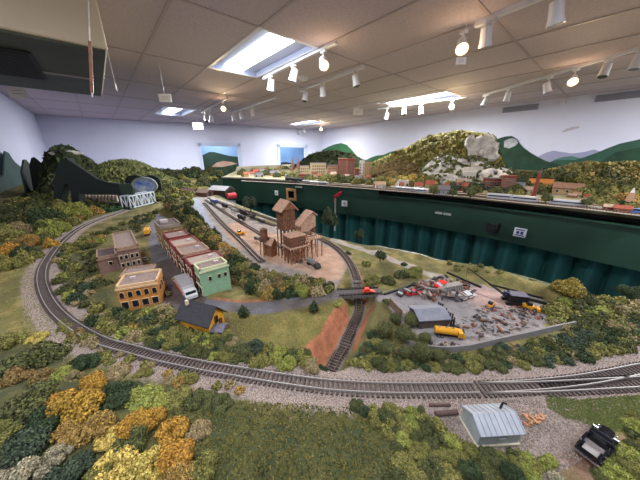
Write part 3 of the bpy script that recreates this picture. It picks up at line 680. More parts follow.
def track(lab, px_world, g=.0200, sp=.0088, skip=0, zoff=.003, singles=0, cut=False, group=None, rm=None, near_only=None):
    t = thing('railway_track', lab, 'railway track', group=group); pts = spline(px_world, .012)
    def zf(p): return tz(p.x, p.y)+zoff
    zc = {}
    Zs = terr(np.array([p.x for p in pts]), np.array([p.y for p in pts]))+zoff
    cl = [Vector((p.x, p.y, z)) for p, z in zip(pts, Zs)]
    for s, (vs, fs) in enumerate(railmesh(pts, g, lambda p: 0)):
        for i in range(len(pts)):
            for k in range(4): v = vs[4*i+k]; vs[4*i+k] = (v[0], v[1], v[2]+float(Zs[i])+.001)
        MB().add(vs, fs).obj('rail', rm or M_rail, t)
    tp = spline(px_world, sp); Zt_ = terr(np.array([p.x for p in tp]), np.array([p.y for p in tp]))+zoff
    L_ = []
    for i, p in enumerate(tp[:-1]):
      if i >= skip: L_.append((p, (tp[i+1]-p).normalized(), float(Zt_[i])))
    L_.sort(key=lambda q: (q[0].x**2+q[0].y**2))
    if singles:
        vis = [q for q in L_ if 0 < proj((q[0].x, q[0].y, q[2]))[0] < 640]
        first = None
        for p, d, z in vis[:singles]:
            if first is None:
                mb = MB(); mb.box((0,0,0), (g*1.68, .0036, .0035)); first = mb.obj('tie', M_tie, t); o = first
            else: o = first.copy(); COL.objects.link(o)
            o.parent = t; o.location = (p.x, p.y, z-.0005); o.rotation_euler.z = math.atan2(d.y, d.x)+PI/2
        used = set(id(q) for q in vis[:singles]); L_ = [q for q in L_ if id(q) not in used]
    if L_:
        mb = MB()
        for p, d, z in L_: tie_box(mb, p, d, g, z-.0005)
        o = mb.obj('ties', M_tie, t); o['kind'] = 'stuff'
    return t
track('main railway track curving around the left and across the foreground', TRK, singles=100)
track('turnout branch of the near track rising to the right edge', TRA)
track('turnout branch of the near track staying closest to the tin shed', TRB, skip=13)
track('curving track that runs down through the red cutting under the road bridge', CUT, g=.0165, rm=M_railr)
track('yard track passing beside the timber coal tipple', YB, g=.0145, rm=M_railr)
track('yard track at the left side of the dirt yard', YC, g=.0165, rm=M_railr)
track('yard track along the aisle edge carrying freight cars', YD, g=.0165, rm=M_railr)
# ================================================================== BUILDINGS OF THE TOWN
M_glass = mat('window_dark', (30, 32, 36), rough=.2); M_trimw = mat('pale_trim', (206, 190, 160), rough=.7)
def bmat(n, c, d=18): return mat(n, c, tuple(max(0, v-d) for v in c), scale=120, rough=.85)
def win(root, M, w_, h_, arch=False, tm=None, th=.002):    # window frame (part) with pane (sub-part); M places it, +y is inwards
    fr = MB(); t_ = w_*.14
    if arch:
        pts = [(-w_/2,0),(w_/2,0),(w_/2,h_*.6)]+[(w_/2*math.cos(a), h_*.6+w_/2*math.sin(a)) for a in [PI*i/6 for i in range(1, 6)]]+[(-w_/2,h_*.6)]
        out = [(p[0]*1.28, (p[1]-h_*.5)*1.15+h_*.5) for p in pts]
        fr.prism(out, -th, 0, M); f = fr.obj('window', tm or M_trimw, root)
        MB().prism(pts, -th*1.5, -th*.9, M).obj('pane', M_glass, f)
    else:
        fr.box((0,-th/2,h_/2), (w_*1.25,th,h_*1.2), 0, M); f = fr.obj('window', tm or M_trimw, root)
        MB().box((0,-th,h_/2), (w_,th*.8,h_), 0, M).box((0,-th*1.5,h_/2), (w_,th*.4,h_*.06), 0, M).obj('pane', M_glass, f)
def building(name, label, cat, x, y, w_, d, h, wm, rm, par=.006, par_m=None, rz=0, group=None, wins=(), cornice=True, zb=None, tm=None, chim=0, det=()):
    # x,y = front left corner; local x along the front, y going back
    R = Matrix.Rotation(rz, 4, 'Z'); c = Vector((x, y, 0))+R @ Vector((w_/2, d/2, 0)); z = tz(c.x, c.y) if zb is None else zb
    t = thing(name, label, cat, (c.x, c.y, z), rz, group)
    MB().box((0,0,h/2-.003), (w_,d,h+.006)).obj('wall', wm, t)
    MB().box((0,0,h+.0006), (w_-.004,d-.004,.0012)).obj('roof', rm, t)
    if par:
        m = MB(); 
        for s in (-1, 1): m.box((s*(w_/2-.0015),0,h+par/2), (.004,d+.001,par)); m.box((0,s*(d/2-.0015),h+par/2), (w_+.001,.004,par))
        m.obj('parapet', par_m or wm, t)
    if cornice:
        MB().box((0,-d/2-.0015,h-.004), (w_+.003,.004,.005)).obj('cornice', par_m or wm, t)
    for (side, u, zz, ww, hh, ar) in wins:    # side f/l/r, u = -0.5..0.5
        if side == 'f': M = Matrix.Translation((u*w_, -d/2, zz))
        elif side == 'r': M = Matrix.Translation((w_/2, u*d, zz)) @ Matrix.Rotation(PI/2, 4, 'Z')
        else: M = Matrix.Translation((-w_/2, u*d, zz)) @ Matrix.Rotation(-PI/2, 4, 'Z')
        win(t, M, ww, hh, ar, tm)
    for k in range(chim): MB().box((w_*(.2-.4*k),d*.1,h+.006), (.008,.008,.012)).obj('chimney', par_m or wm, t)
    for (u, v, a, b, c_) in det: MB().box((u*w_,v*d,h+c_/2+.001), (a,b,c_)).obj('roof_hatch', M_grid, t)
    return t
M_roofg = bmat('roof_gravel', (132, 114, 108)); M_roofd = bmat('roof_tar', (90, 78, 78)); M_roofp = bmat('roof_pale', (158, 140, 130))
f2 = [('f', u, z, .0085, .014, False) for u in (-.36,-.14,.12,.34) for z in (.022,.050)]
M_br = bmat('brown_stucco', (128, 100, 90)); M_brt = bmat('tan_coping', (150, 124, 104))
t = building('brick_building', 'tall brown two-storey block with eight pale windows and flat gravel roof', 'building', -.016, 1.066, .065, .235, .088, M_br, M_roofg, .007, M_brt, wins=f2+[('l', u, .05, .009, .014, False) for u in (-.3,0,.3)])
building('side_wing', 'low brown wing with one lit window leaning against the brown block', 'building', -.072, 1.10, .054, .10, .058, M_br, M_roofd, .006, M_brt, wins=[('f', .1, .028, .009, .012, False)])
M_or = bmat('orange_brick', (196, 132, 66)); M_cr = bmat('cream_stone', (200, 170, 132), 10)
dx, dy = .091, -.029; rz = math.atan2(dy, dx)
building('arcade_building', 'orange brick building with five white-arched windows over a cream storefront', 'building', -.034, .783, .093, .082, .067, M_or, M_roofg, .006, M_cr, rz=rz, tm=M_cr,
  wins=[('f', -.4+.2*i, .038, .0095, .018, True) for i in range(5)]+[('f', -.38+.25*i, .006, .014, .018, False) for i in range(4)]+[('r', u, .038, .0095, .018, True) for u in (-.3,0,.3)], det=[(-.2,.1,.012,.01,.006)])
building('rear_shop', 'low brown shop roof behind the orange arcade building', 'building', -.024, .872, .082, .075, .056, M_br, M_roofg, .005, M_brt, rz=rz)
rows = [('shop_building', 'green plastered corner shop with three small windows in its side', .156, .712, .084, .058, .084, bmat('green_plaster', (132,166,136), 10), M_roofg, bmat('cream_coping', (196,196,160), 10), [('f', u, .048, .008, .012, False) for u in (-.2,.12,.34)]),
 ('shop_building', 'maroon brick shop with the widest pale roof, next to the green shop', .150, .776, .102, .082, .078, bmat('maroon_brick', (124,54,54)), M_roofp, None, []),
 ('shop_building', 'dark red shop with white-trimmed windows, third from the green end', .148, .868, .088, .095, .084, bmat('dark_red_brick', (98,44,42)), M_roofg, bmat('tan_edge', (170,136,112)), [('f', u, .066, .007, .009, False) for u in (-.3,0,.3)]),
 ('shop_building', 'brick red shop with gravel roof, fourth from the green end', .146, .972, .088, .10, .082, bmat('red_brick', (142,68,60)), M_roofp, None, []),
 ('shop_building', 'rusty red shop with maroon coping, fifth from the green end', .145, 1.082, .082, .10, .086, bmat('rust_brick', (128,60,52)), M_roofg, bmat('maroon_cope', (120,48,46)), []),
 ('corner_building', 'tan two-storey building at the far end of the shop row', .142, 1.225, .085, .13, .104, bmat('tan_plaster', (140,116,78)), M_roofd, bmat('grey_cope', (140,128,118)), [('f', u, .07, .010, .014, False) for u in (-.25,.2)])]
for nm, lb, x, y, w_, d, h, wm, rm, pm, ws in rows:
    ws = ws+[('l', u, z, .010, .015, False) for u in (-.32,-.02,.3) for z in (.046,)]+[('l', u, .006, .018, .022, False) for u in (-.25,.25)]
    building(nm, lb, 'shop', x, y, w_, d, h, wm, rm, .006, pm, wins=ws, group='brick shops along the main street', det=[(.2,.1,.012,.012,.006)] if 'tan' not in lb else [(-.1,.2,.03,.03,.012)])
# yellow house with black gable roof
def gable(name, label, cat, c, rz, L_, W_, hw, hr, wm, rm, over=.006, th=.003, group=None, z=None, parts=True):
    z = tz(*c) if z is None else z; t = thing(name, label, cat, (c[0], c[1], z), rz, group)
    MB().prism([(-W_/2,-.004),(W_/2,-.004),(W_/2,hw),(0,hr),(-W_/2,hw)], -L_/2, L_/2).obj('wall', wm, t)
    k = (hr-hw)/(W_/2); e_ = W_/2+over
    for s in (-1, 1):
        MB().prism([(0,hr+th*.2),(0,hr+th*1.2),(s*e_,hr-k*e_+th*1.2),(s*e_,hr-k*e_+th*.2)], -L_/2-over, L_/2+over).obj('roof', rm, t)
    return t
M_yel = bmat('yellow_siding', (222,164,44)); M_blkr = mat('black_shingle', (40,38,44), (54,52,58), scale=200)
dv = Vector((.094-.136, .617-.541)); rz = math.atan2(dv.y, dv.x)-PI/2
c = ((.136+.094)/2, (.541+.617)/2)
t = gable('yellow_house', 'yellow wooden house with a large black gable roof and white chimney', 'house', c, rz, .088, .050, .034, .062, M_yel, M_blkr, .008)
MB().box((-.012,.026,.066), (.006,.006,.012)).obj('chimney', M_trimw, t)
win(t, Matrix.Translation((0,-.044,.020)), .008, .016, False, mat('red_trim', (150,40,34)))
MB().box((.012,-.0455,.012), (.008,.003,.022)).obj('door', mat('brown_door', (90,50,36)), t)
pc = az(220, 331, G); t = gable('porch_hut', 'little grey hipped shed beside the yellow gable wall', 'shed', (pc.x, pc.y), rz+.3, .026, .028, .012, .020, M_br, mat('grey_shingle', (110,108,118), (92,90,100), scale=200), .003)
MB().box((0,-.0135,.006), (.006,.002,.010)).obj('door', M_glass, t)
# ------------------------------------------------------------------ foreground tin shed
M_tin = mat('galvanised_tin', (156,160,170), (140,144,154), scale=40, rough=.5, metal=.15); M_tinw = mat('tin_wall', (150,156,156), (132,138,138), scale=60, rough=.6)
p0 = ag(477, 446); p1 = ag(517, 444.5); p2 = ag(463.5, 420); zc = (p0.z+p1.z+p2.z)/3
ax_ = (Vector((p1.x-p0.x, p1.y-p0.y))); Lx = ax_.length; rz = math.atan2(ax_.y, ax_.x); Ly = .040
t = thing('tin_shed', 'grey corrugated tin shed with one small window and a stovepipe', 'shed', (p0.x, p0.y, zc), rz)
HW = .025; HR = .036
m = MB(); Rx = Matrix(((0,1,0,0),(1,0,0,0),(0,0,1,0),(0,0,0,1)))
m.prism([(0,-.003),(Ly,-.003),(Ly,HW),(Ly/2,HR),(0,HW)], 0, Lx, Rx); m.obj('wall', M_tinw, t)
k = (HR-HW)/(Ly/2)
for s in (-1, 1):
    m = MB(); yA = Ly/2; yB = Ly/2+s*(Ly/2+.0035)
    m.prism([(yA,HR+.0005),(yA,HR+.002),(yB,HR-k*abs(yB-yA)+.002),(yB,HR-k*abs(yB-yA)+.0005)], -.002, Lx+.004, Rx); o = m.obj('roof', M_tin, t)
    r_ = MB()
    for i in range(9):
        x = -.001+i*(Lx+.004)/8; r_.bar((x,yA,HR+.0025), (x,yB,HR-k*abs(yB-yA)+.0025), .0012, .001)
    r_.obj('seams', M_tin, o)
MB().box((Lx*.55,-.0005,.021), (.008,.002,.007)).obj('window', M_glass, t); MB().box((Lx*.55,-.0015,.0165), (.010,.003,.0015)).obj('sill', M_tin, t)
MB().cyl((Lx*.8,Ly*.72,HR-.005), (Lx*.82,Ly*.72,HR+.010), .0016).cyl((Lx*.82,Ly*.72,HR+.010), (Lx*.86,Ly*.62,HR+.0125), .0016).obj('stovepipe', M_black, t)
MB().box((Lx/2,Ly/2,.001), (Lx+.005,Ly+.005,.003)).obj('footing', bmat('pale_board', (180,170,150)), t)
# ------------------------------------------------------------------ vehicles
M_tyre = mat('tyre', (24,24,26), rough=.8); M_chr = mat('chrome', (200,200,205), rough=.15, metal=.9)
def wheels(t, L_, W_, r, xs_, w2=.4):
    for x in xs_:
        for s in (-1, 1):
            m = MB(); m.cyl((x*L_, s*W_*.5, r), (x*L_, s*(W_*.5-W_*.16), r), r, n=14); o = m.obj('wheel', M_tyre, t)
            MB().cyl((x*L_, s*W_*.505, r), (x*L_, s*W_*.45, r), r*.5, n=10).obj('hubcap', M_chr, o)
def place(px, py, px2, py2):    # centre point and heading from two picture points (tail -> nose)
    a = ag(px, py); b = ag(px2, py2); return ((a.x+b.x)/2, (a.y+b.y)/2, (a.z+b.z)/2), math.atan2(b.y-a.y, b.x-a.x), math.hypot(b.x-a.x, b.y-a.y)
def sedan(label, loc, rz, L_, col, group=None, cat='car', name='toy_car'):
    W_ = L_*.4; H = L_*.30; r = L_*.075; t = thing(name, label, cat, loc, rz, group)
    MB().prism([(-L_*.5,r*.7),(L_*.5,r*.7),(L_*.5,H*.5),(L_*.46,H*.6),(-L_*.47,H*.62),(-L_*.5,H*.5)], -W_/2, W_/2).obj('body', col, t, bevel=L_*.02)
    MB().prism([(-L_*.33,H*.6),(L_*.22,H*.6),(L_*.1,H),(-L_*.22,H)], -W_*.42, W_*.42).obj('windows', M_glass, t)
    MB().prism([(-L_*.235,H*.98),(L_*.115,H*.98),(L_*.1,H*1.05),(-L_*.22,H*1.05)], -W_*.43, W_*.43).obj('roof', col, t)
    wheels(t, L_, W_, r, (-.3, .3))
    for s in (-1, 1): MB().box((L_*.5,s*W_*.35,H*.45), (L_*.02,W_*.14,H*.12)).obj('headlight', M_wht, t)
    return t
def truck(label, loc, rz, L_, cab, box, kind='box', group=None, cat='truck', name='toy_truck'):
    W_ = L_*.28; r = L_*.06; t = thing(name, label, cat, loc, rz, group); H = L_*.30
    MB().box((0,0,r*1.3), (L_*.96,W_*.5,r*.6)).obj('chassis', M_black, t)
    MB().prism([(L_*.27,r),(L_*.5,r),(L_*.5,H*.5),(L_*.46,H*.62),(L_*.42,H*.9),(L_*.27,H*.9)], -W_/2, W_/2).obj('cab', cab, t, bevel=L_*.012)
    MB().prism([(L_*.44,H*.62),(L_*.468,H*.62),(L_*.435,H*.82),(L_*.42,H*.82)], -W_*.42, W_*.42).obj('windscreen', M_glass, t)
    if kind == 'box':
        MB().box((-L_*.12,0,r*1.6+H*.42), (L_*.74,W_*1.05,H*.84)).obj('cargo_box', box, t)
        MB().box((-L_*.12,0,r*1.6+H*.85), (L_*.75,W_*1.07,H*.03)).obj('cargo_roof', mat('truck_roof', (142,138,140)), t)
        for s in (-1, 1): MB().box((-L_*.12,s*W_*.53,r*1.6+H*.2), (L_*.72,.001,H*.3)).obj('side_stripe', mat('orange_stripe', (206,92,48)), t)
    elif kind == 'tank':
        m = MB(); m.cyl((-L_*.48,0,r*1.8+W_*.42), (L_*.24,0,r*1.8+W_*.42), W_*.46, n=18); m.obj('tank', box, t)
        MB().box((-L_*.12,0,r*1.8+W_*.89), (L_*.5,W_*.2,W_*.06)).obj('walkway', box, t)
        for x in (-.35,-.12,.1): MB().cyl((x*L_,0,r*1.8+W_*.86), (x*L_,0,r*1.8+W_*1.0), W_*.12).obj('hatch', M_chr if box is not M_chr else M_black, t)
    elif kind == 'bus':
        MB().box((-L_*.1,0,r*1.5+H*.45), (L_*.78,W_,H*.85)).obj('coach_body', box, t, bevel=L_*.02)
        for s in (-1, 1): MB().box((-L_*.1,s*W_*.5,r*1.5+H*.62), (L_*.7,.0012,H*.22)).obj('window_band', M_glass, t)
    elif kind == 'flat':
        MB().box((-L_*.12,0,r*2.1), (L_*.74,W_*1.05,H*.08)).obj('flatbed', box, t)
        for i in range(3): MB().box((-L_*.35+i*L_*.2,0,r*2.1+H*.17), (L_*.14,W_*.7,H*.26)).obj('crate', box, t)
    wheels(t, L_, W_, r, (-.36, -.24, .36)); return t
Yv = mat('bus_yellow', (206,146,34), rough=.4); Wv = mat('white_enamel', (184,182,184), rough=.4); Rv = mat('car_red', (196,34,38), rough=.35); Bv = mat('car_blue', (50,84,150), rough=.35)
loc, rz, L_ = place(146, 239, 149.5, 229); truck('yellow school bus driving on the street behind the brown block', loc, rz, .088, Yv, Yv, 'bus', cat='bus')
loc, rz, L_ = place(143, 258.5, 148, 261.5); sedan('small white car parked beside the tall brown block', loc, rz, .034, Wv)
loc, rz, L_ = place(182, 286, 193, 301); truck('box truck with grey roof and orange stripe beside the green shop', loc, rz, max(.06, L_), Wv, Wv, 'box')
loc, rz, L_ = place(162, 290, 171, 298); truck('old brown flatbed truck loaded with crates at the crossroads', loc, rz, .048, mat('olive_cab', (92,84,52)), mat('crate_brown', (110,90,66)), 'flat')
loc, rz, L_ = place(172, 277, 178, 284); sedan('small tan van on the brown street beside the dark shops', loc, rz, .030, mat('van_tan', (170,140,112)), cat='van', name='toy_van')
bl = az(349, 294, G); loc, rz, L_ = place(361, 294.5, 375, 293); loc = (loc[0], loc[1], G+.006)
BR_RED = (loc, rz)
# ------------------------------------------------------------------ black pickup in the foreground
a = ag(585, 460); b = ag(604, 437); rz = math.atan2(b.y-a.y, b.x-a.x); L_ = .068; W_ = .027; r = .0052
t = thing('pickup_truck', 'shiny black vintage pickup with an empty grey bed, parked on bare dirt', 'pickup truck', ((a.x+b.x)/2, (a.y+b.y)/2, (a.z+b.z)/2+.001), rz)
Bk = mat('black_gloss', (12,14,22), rough=.12); Gb = mat('bed_grey', (150,142,140), rough=.7)
m = MB(); m.box((-.005,0,.0065), (.056,.016,.003)); m.obj('chassis', M_black, t)
MB().prism([(-.003,.007),(.014,.007),(.014,.0165),(.0115,.0175),(.0085,.0245),(-.001,.0245),(-.003,.018)], -.0115, .0115).obj('cab', Bk, t, bevel=.0015)
MB().prism([(.0105,.0185),(.0125,.0182),(.0095,.0235),(.0085,.0235)], -.0095, .0095).obj('windscreen', M_glass, t)
MB().box((-.0034,0,.0205), (.001,.014,.005)).obj('rear_window', M_glass, t)
m = MB(); n = 8; pts = [(-.0075,.007),(-.0078,.014),(-.006,.0172),(0,.0186),(.006,.0172),(.0078,.014),(.0075,.007)]
m.prism(pts, .012, .0345, Matrix(((0,1,0,0),(1,0,0,0),(0,0,1,0),(0,0,0,1)))); m.obj('hood', Bk, t, bevel=.001)
for s in (-1, 1):
    for x in (.024, -.021):
        m = MB(); pr = [(x+.0095*math.cos(q_), .0055+.0085*math.sin(q_)) for q_ in [PI*i/8 for i in range(9)]]+[(x-.0075,.0055)]+[(x-.0065+.0*i,.0055) for i in range(1)]
        arc = [(x+.0095*math.cos(PI*i/8), .0052+.0088*math.sin(PI*i/8)) for i in range(9)]; inn = [(x+.0068*math.cos(PI*i/8), .0052+.0065*math.sin(PI*i/8)) for i in range(8, -1, -1)]
        m.prism(arc+inn, s*.0078, s*.0135); m.obj('fender', Bk, t)
    MB().ico((.0335,s*.0095,.0125), .0015, 2).obj('headlight', M_chr, t, smooth=True)
    MB().box((-.019,s*.0108,.0125), (.031,.0014,.0095)).obj('bed_side', Bk, t); MB().box((-.019,s*.0108,.0176), (.031,.0018,.0008)).obj('bed_rail', Bk, t)
    MB().box((.003,s*.0125,.0065), (.018,.004,.0012)).obj('running_board', Bk, t)
MB().box((-.019,0,.0088), (.031,.0205,.0016)).obj('bed_floor', Gb, t); MB().box((-.0352,0,.0122), (.0014,.023,.0098)).obj('tailgate', Bk, t)
MB().box((-.0372,0,.0085), (.0016,.026,.0022)).obj('rear_bumper', M_chr, t); MB().box((.0372,0,.0065), (.0012,.020,.0016)).obj('front_bumper', M_chr, t)
m = MB()
for i in range(7): m.box((.0338,-.0045+i*.0015,.0125), (.001,.0008,.008))
m.obj('radiator_grille', M_chr, t)
for x in (.024, -.021):
    for s in (-1, 1):
        o = MB().cyl((x,s*.0128,r), (x,s*.0085,r), r, n=18).obj('wheel', M_tyre, t); MB().cyl((x,s*.0131,r), (x,s*.012,r), r*.5, n=12).obj('hubcap', M_chr, o)
# logs and firewood
M_log = mat('dark_log', (66,50,46), (86,66,58), scale=200)
for (x0, y0, x1, y1, rr_, lb) in ((429,406,450,406,.0026,'thin dark log lying on gravel left of the tin shed, nearer the rails'), (435,415.5,457,414,.0040,'thick dark log lying on gravel left of the tin shed')):
    a = ag(x0, y0); b = ag(x1, y1); u = Vector((0,0,rr_)); m = MB().cyl(a+u, b+u, rr_, n=10); tag(m.obj('log', M_log), lb, 'log')
rr = random.Random(8); M_fire = mat('split_wood', (190,140,108), (140,92,68), scale=200, objrand=.25)
for i in range(24):
    p = ag(524+rr.random()*19, 417+rr.random()*8); a = rr.uniform(0, PI); l_ = rr.uniform(.003,.0055); z = .002+(.003 if i > 9 else 0); d = Vector((math.cos(a),math.sin(a),rr.uniform(-.1,.3)))*l_
    o = MB().cyl(-d+Vector((0,0,z)), d+Vector((0,0,z)), .0019, .0014, 6).obj('firewood', M_fire, loc=p)
    tag(o, 'short split log in the firewood heap right of the tin shed', 'firewood', 'firewood heap beside the tin shed')
# ------------------------------------------------------------------ timber coal tipple
M_tim = mat('weathered_timber', (144,94,66), (106,68,48), scale=90); M_tim2 = mat('pale_plank', (184,148,124), (156,120,98), scale=90); M_timd = mat('dark_timber', (104,68,50), (84,56,42), scale=90)
O_ = az(291, 262, G); cx, cy = O_.x+.022, O_.y+.000
t = thing('coal_tipple', 'tall brown timber coal tipple on trestle legs in the dirt yard', 'tipple', (cx, cy, G), -.05)
def planks(m, x0, x1, y, z0, z1, n, ax='x', t_=.0012):
    for i in range(n):
        u = x0+(x1-x0)*(i+.5)/n
        if ax == 'x': m.box((u,y,(z0+z1)/2), ((x1-x0)/n*.35,t_,z1-z0))
        else: m.box((y,u,(z0+z1)/2), (t_,(x1-x0)/n*.35,z1-z0))
def shedbox(x0, x1, y0, y1, z0, z1, nm, m_=None):
    o = MB().box(((x0+x1)/2,(y0+y1)/2,(z0+z1)/2), (x1-x0,y1-y0,z1-z0)).obj(nm, m_ or M_tim, t)
    m = MB()
    for y in (y0-.0006, y1+.0006): planks(m, x0, x1, y, z0, z1, 7)
    for x in (x0-.0006, x1+.0006): planks(m, y0, y1, x, z0, z1, 7, 'y')
    for zz in (z0, (z0+z1)/2, z1):
        m.box(((x0+x1)/2,(y0+y1)/2,zz), (x1-x0+.004,y1-y0+.004,.0025))
    m.obj('battens', M_timd, o); return o
shedbox(-.036,.030,-.028,.028,.075,.108,'loading_bin')
MB().box((-.003,0,.110), (.072,.062,.004)).obj('bin_roof', M_tim2, t)
MB().box((-.003,0,.066), (.078,.070,.004)).obj('lower_deck', M_tim2, t)
shedbox(-.030,.022,.030,.082,.122,.205,'tower')
m = MB(); m.prism([(-.036,.203),(.028,.203),(-.004,.236)], .024, .088); m.obj('tower_gable', M_tim, t)
for s in (-1, 1): m = MB(); m.prism([(-.004,.234),(-.004,.238),(-.004+s*.038,.200),(-.004+s*.038,.196)], .020, .092); m.obj('tower_roof', M_tim2, t)
for x in (-.030,-.012,.005,.022):
    for y in (.030,.056,.082): MB().bar((x,y,-.003), (x,y,.123), .0032).obj('tower_leg', M_timd, t)
for x in (-.034,-.018,0,.014,.028):
    for y in (-.026,0,.026): MB().bar((x,y,-.003), (x,y,.076), .0034).obj('bin_leg', M_tim, t)
m = MB()
for y in (-.027,.027):
    for i in range(4): m.bar((-.034+i*.0155,y,.004), (-.034+(i+1)*.0155,y,.062), .002); m.bar((-.034+(i+1)*.0155,y,.004), (-.034+i*.0155,y,.062), .002)
    m.bar((-.034,y,.03), (.028,y,.03), .0022)
for x in (-.034,.028):
    for i in range(2): m.bar((x,-.026+i*.026,.004), (x,i*.026,.062), .002); m.bar((x,i*.026,.004), (x,-.026+i*.026,.062), .002)
m.obj('cross_bracing', M_tim, t)
# inclined conveyor house to the right
m = MB(); M_ = Matrix.Rotation(-PI/2, 4, 'Z')
m.prism([(.034,.110),(.034,.142),(.088,.182),(.106,.168),(.106,.122),(.070,.110)], .006, .042); m.obj('conveyor_house', M_tim2, t)
m = MB(); m.prism([(.022,.134),(.022,.139),(.088,.190),(.112,.172),(.112,.167),(.088,.185)], .000, .048); m.obj('conveyor_roof', M_tim2, t)
for x in (.038,.058,.082,.103):
    for y in (.008,.040): MB().bar((x+.006,y,-.003), (x,y,.115), .003).obj('trestle_leg', M_tim, t)
m = MB()
for y in (.008,.040):
    for i in range(3):
        for z in (.01,.05,.09): m.bar((.036+i*.0233,y,z), (.036+(i+1)*.0233,y,z+.035), .0018)
    for z in (.045,.085): m.bar((.030,y,z), (.110,y,z), .0022)
m.obj('trestle_bracing', M_tim, t)
MB().box((.075,.0,.082), (.085,.052,.003)).obj('side_deck', M_tim2, t); m = MB()
for i in range(9): m.bar((.034+i*.0103,-.025,.083), (.034+i*.0103,-.025,.098), .0014)
m.bar((.034,-.025,.098), (.117,-.025,.098), .0014); m.obj('railing', M_timd, t)
for x in (.04,.066,.092,.115): MB().bar((x,-.024,-.003), (x,-.024,.081), .0028).obj('deck_leg', M_tim, t)
# low shed and tank left of the tipple
p = az(271, 256, G); gable('tipple_shed', 'small steep-roofed timber shed at the left foot of the coal tipple', 'shed', (p.x+.006, p.y+.01), .25, .045, .030, .055, .078, M_tim, M_tim2, .004, .0025, z=G)
p = az(267, 258, G); t = thing('water_tank', 'brown wooden water tank on four legs left of the coal tipple', 'water tank', (p.x+.01, p.y+.03, G))
o = MB().cyl((0,0,.080), (0,0,.115), .015, .014, 16).obj('tank', M_tim, t); m = MB()
for z in (.085,.097,.109): m.cyl((0,0,z), (0,0,z+.0015), .0158, n=16)
m.obj('hoops', M_timd, o); MB().cyl((0,0,.115), (0,0,.121), .016, .004, 16).obj('lid', M_timd, t); MB().box((0,0,.078), (.034,.034,.004)).obj('platform', M_timd, t)
for x in (-1, 1):
    for y in (-1, 1): MB().bar((x*.015,y*.015,-.003), (x*.011,y*.011,.077), .003).obj('leg', M_timd, t)
m = MB(); m.bar((-.0145,-.0145,.01), (.0125,-.0125,.06), .0018); m.bar((.0145,-.0145,.01), (-.0125,-.0125,.06), .0018); m.obj('bracing', M_timd, t)
loc, rz, L_ = place(306, 262, 321, 271); truck('silver tank truck parked right of the coal tipple', loc, rz, .075, mat('dark_cab', (44,46,40)), mat('silver_tank', (150,150,150), rough=.3, metal=.5), 'tank')
# ------------------------------------------------------------------ road bridge, red digger on it
p0 = az(341, 294, G); p1 = az(377, 292, G); d = Vector((p1.x-p0.x, p1.y-p0.y)); rz = math.atan2(d.y, d.x); L_ = d.length+.03; c = ((p0.x+p1.x)/2, (p0.y+p1.y)/2)
t = thing('road_bridge', 'short grey road bridge with dark railings over the railway cutting', 'bridge', (c[0], c[1], G), rz)
MB().box((0,0,-.002), (L_,.036,.008)).obj('deck', bmat('bridge_deck', (92,86,86), 10), t)
for s in (-1, 1):
    m = MB(); m.box((0,s*.017,.010), (L_*.9,.0015,.0012)); m.box((0,s*.017,.0055), (L_*.9,.0015,.003))
    for i in range(12): m.box((-L_*.45+i*L_*.9/11,s*.017,.006), (.0014,.0014,.010))
    m.obj('railing', M_black, t)
for s in (-1, 1): MB().box((s*(L_/2-.016),0,-.030), (.006,.034,.05)).obj('pier', M_timd, t)
loc, rz2 = BR_RED; p = az(368, 293, G+.004)
t = thing('red_tractor', 'small orange-red tractor crossing the road bridge', 'tractor', (p.x, p.y, G+.0025), rz)
Rt = mat('tractor_red', (214,62,34), rough=.4)
MB().prism([(-.017,.004),(.017,.004),(.017,.009),(.006,.011),(.003,.017),(-.010,.017),(-.014,.010)], -.006, .006).obj('body', Rt, t); MB().box((-.004,0,.0175), (.013,.013,.0015)).obj('canopy', Rt, t)
wheels(t, .034, .015, .0045, (-.3,.32)); MB().prism([(.017,.002),(.021,.003),(.020,.010),(.017,.008)], -.008, .008).obj('bucket', Rt, t)
# ================================================================== SCRAPYARD
t = gable('repair_shed', 'long grey tin-roofed shed in the scrapyard with a jagged black fence at its side', 'shed', (.553, .222), math.atan2(-.052, .074)+PI/2, .074, .056, .024, .034, bmat('shed_wall', (92,80,72)), mat('dull_tin', (116,118,130), (100,102,114), scale=60, rough=.6), .004, .0025)
m = MB()
for i in range(9): m.bar((.034-.0085*i,-.046,0), (.034-.0085*i,-.046,.030+.006*(i*7 % 5)/4), .0035, .002)
m.bar((.036,-.046,.02), (-.036,-.046,.02), .003); m.obj('fence', M_black, t)
loc, rz, L_ = place(434, 334.5, 463, 338); truck('yellow tank truck parked below the grey scrapyard shed', loc, rz, L_*1.05, Yv, Yv, 'tank')
def wallline(px, h, th, name, lab, m_):
    P = spline(W(px), .02); t = strip(MB(), P, [p+Vector((.0, th)) for p in P], lambda p: tz(p.x, p.y)-.006, lambda p: tz(p.x, p.y)+h).obj(name, m_); return tag(t, lab, 'wall')
wallline([(404,345),(430,352),(462,352),(500,344),(540,335),(580,325)], .016, .004, 'retaining_wall', 'low grey concrete retaining wall along the front of the scrapyard', bmat('grey_concrete', (128,124,124), 10))
wallline([(390,305),(397,313),(404,320)], .022, .004, 'retaining_wall', 'short brown plank wall at the left end of the scrapyard', bmat('plank_wall', (120,96,80)))
def beam(x0, y0, x1, y1, th, lab, m_=None, h0=0, h1=0, cat='beam', grp=None):
    a = ag(x0, y0)+Vector((0,0,th/2+h0)); b = ag(x1, y1)+Vector((0,0,th/2+h1)); c = (a+b)/2; o = MB().bar(a-c, b-c, th).obj('timber_beam', m_ or M_black, loc=c); return tag(o, lab, cat, grp)
beam(384,295,412,286,.006,'black timber beam lying along the left back edge of the scrapyard')
beam(413,286,446,276,.006,'black timber beam lying behind the red scrap cars')
beam(447,273,481,288,.006,'long black beam slanting down towards the crane, at the back of the scrapyard')
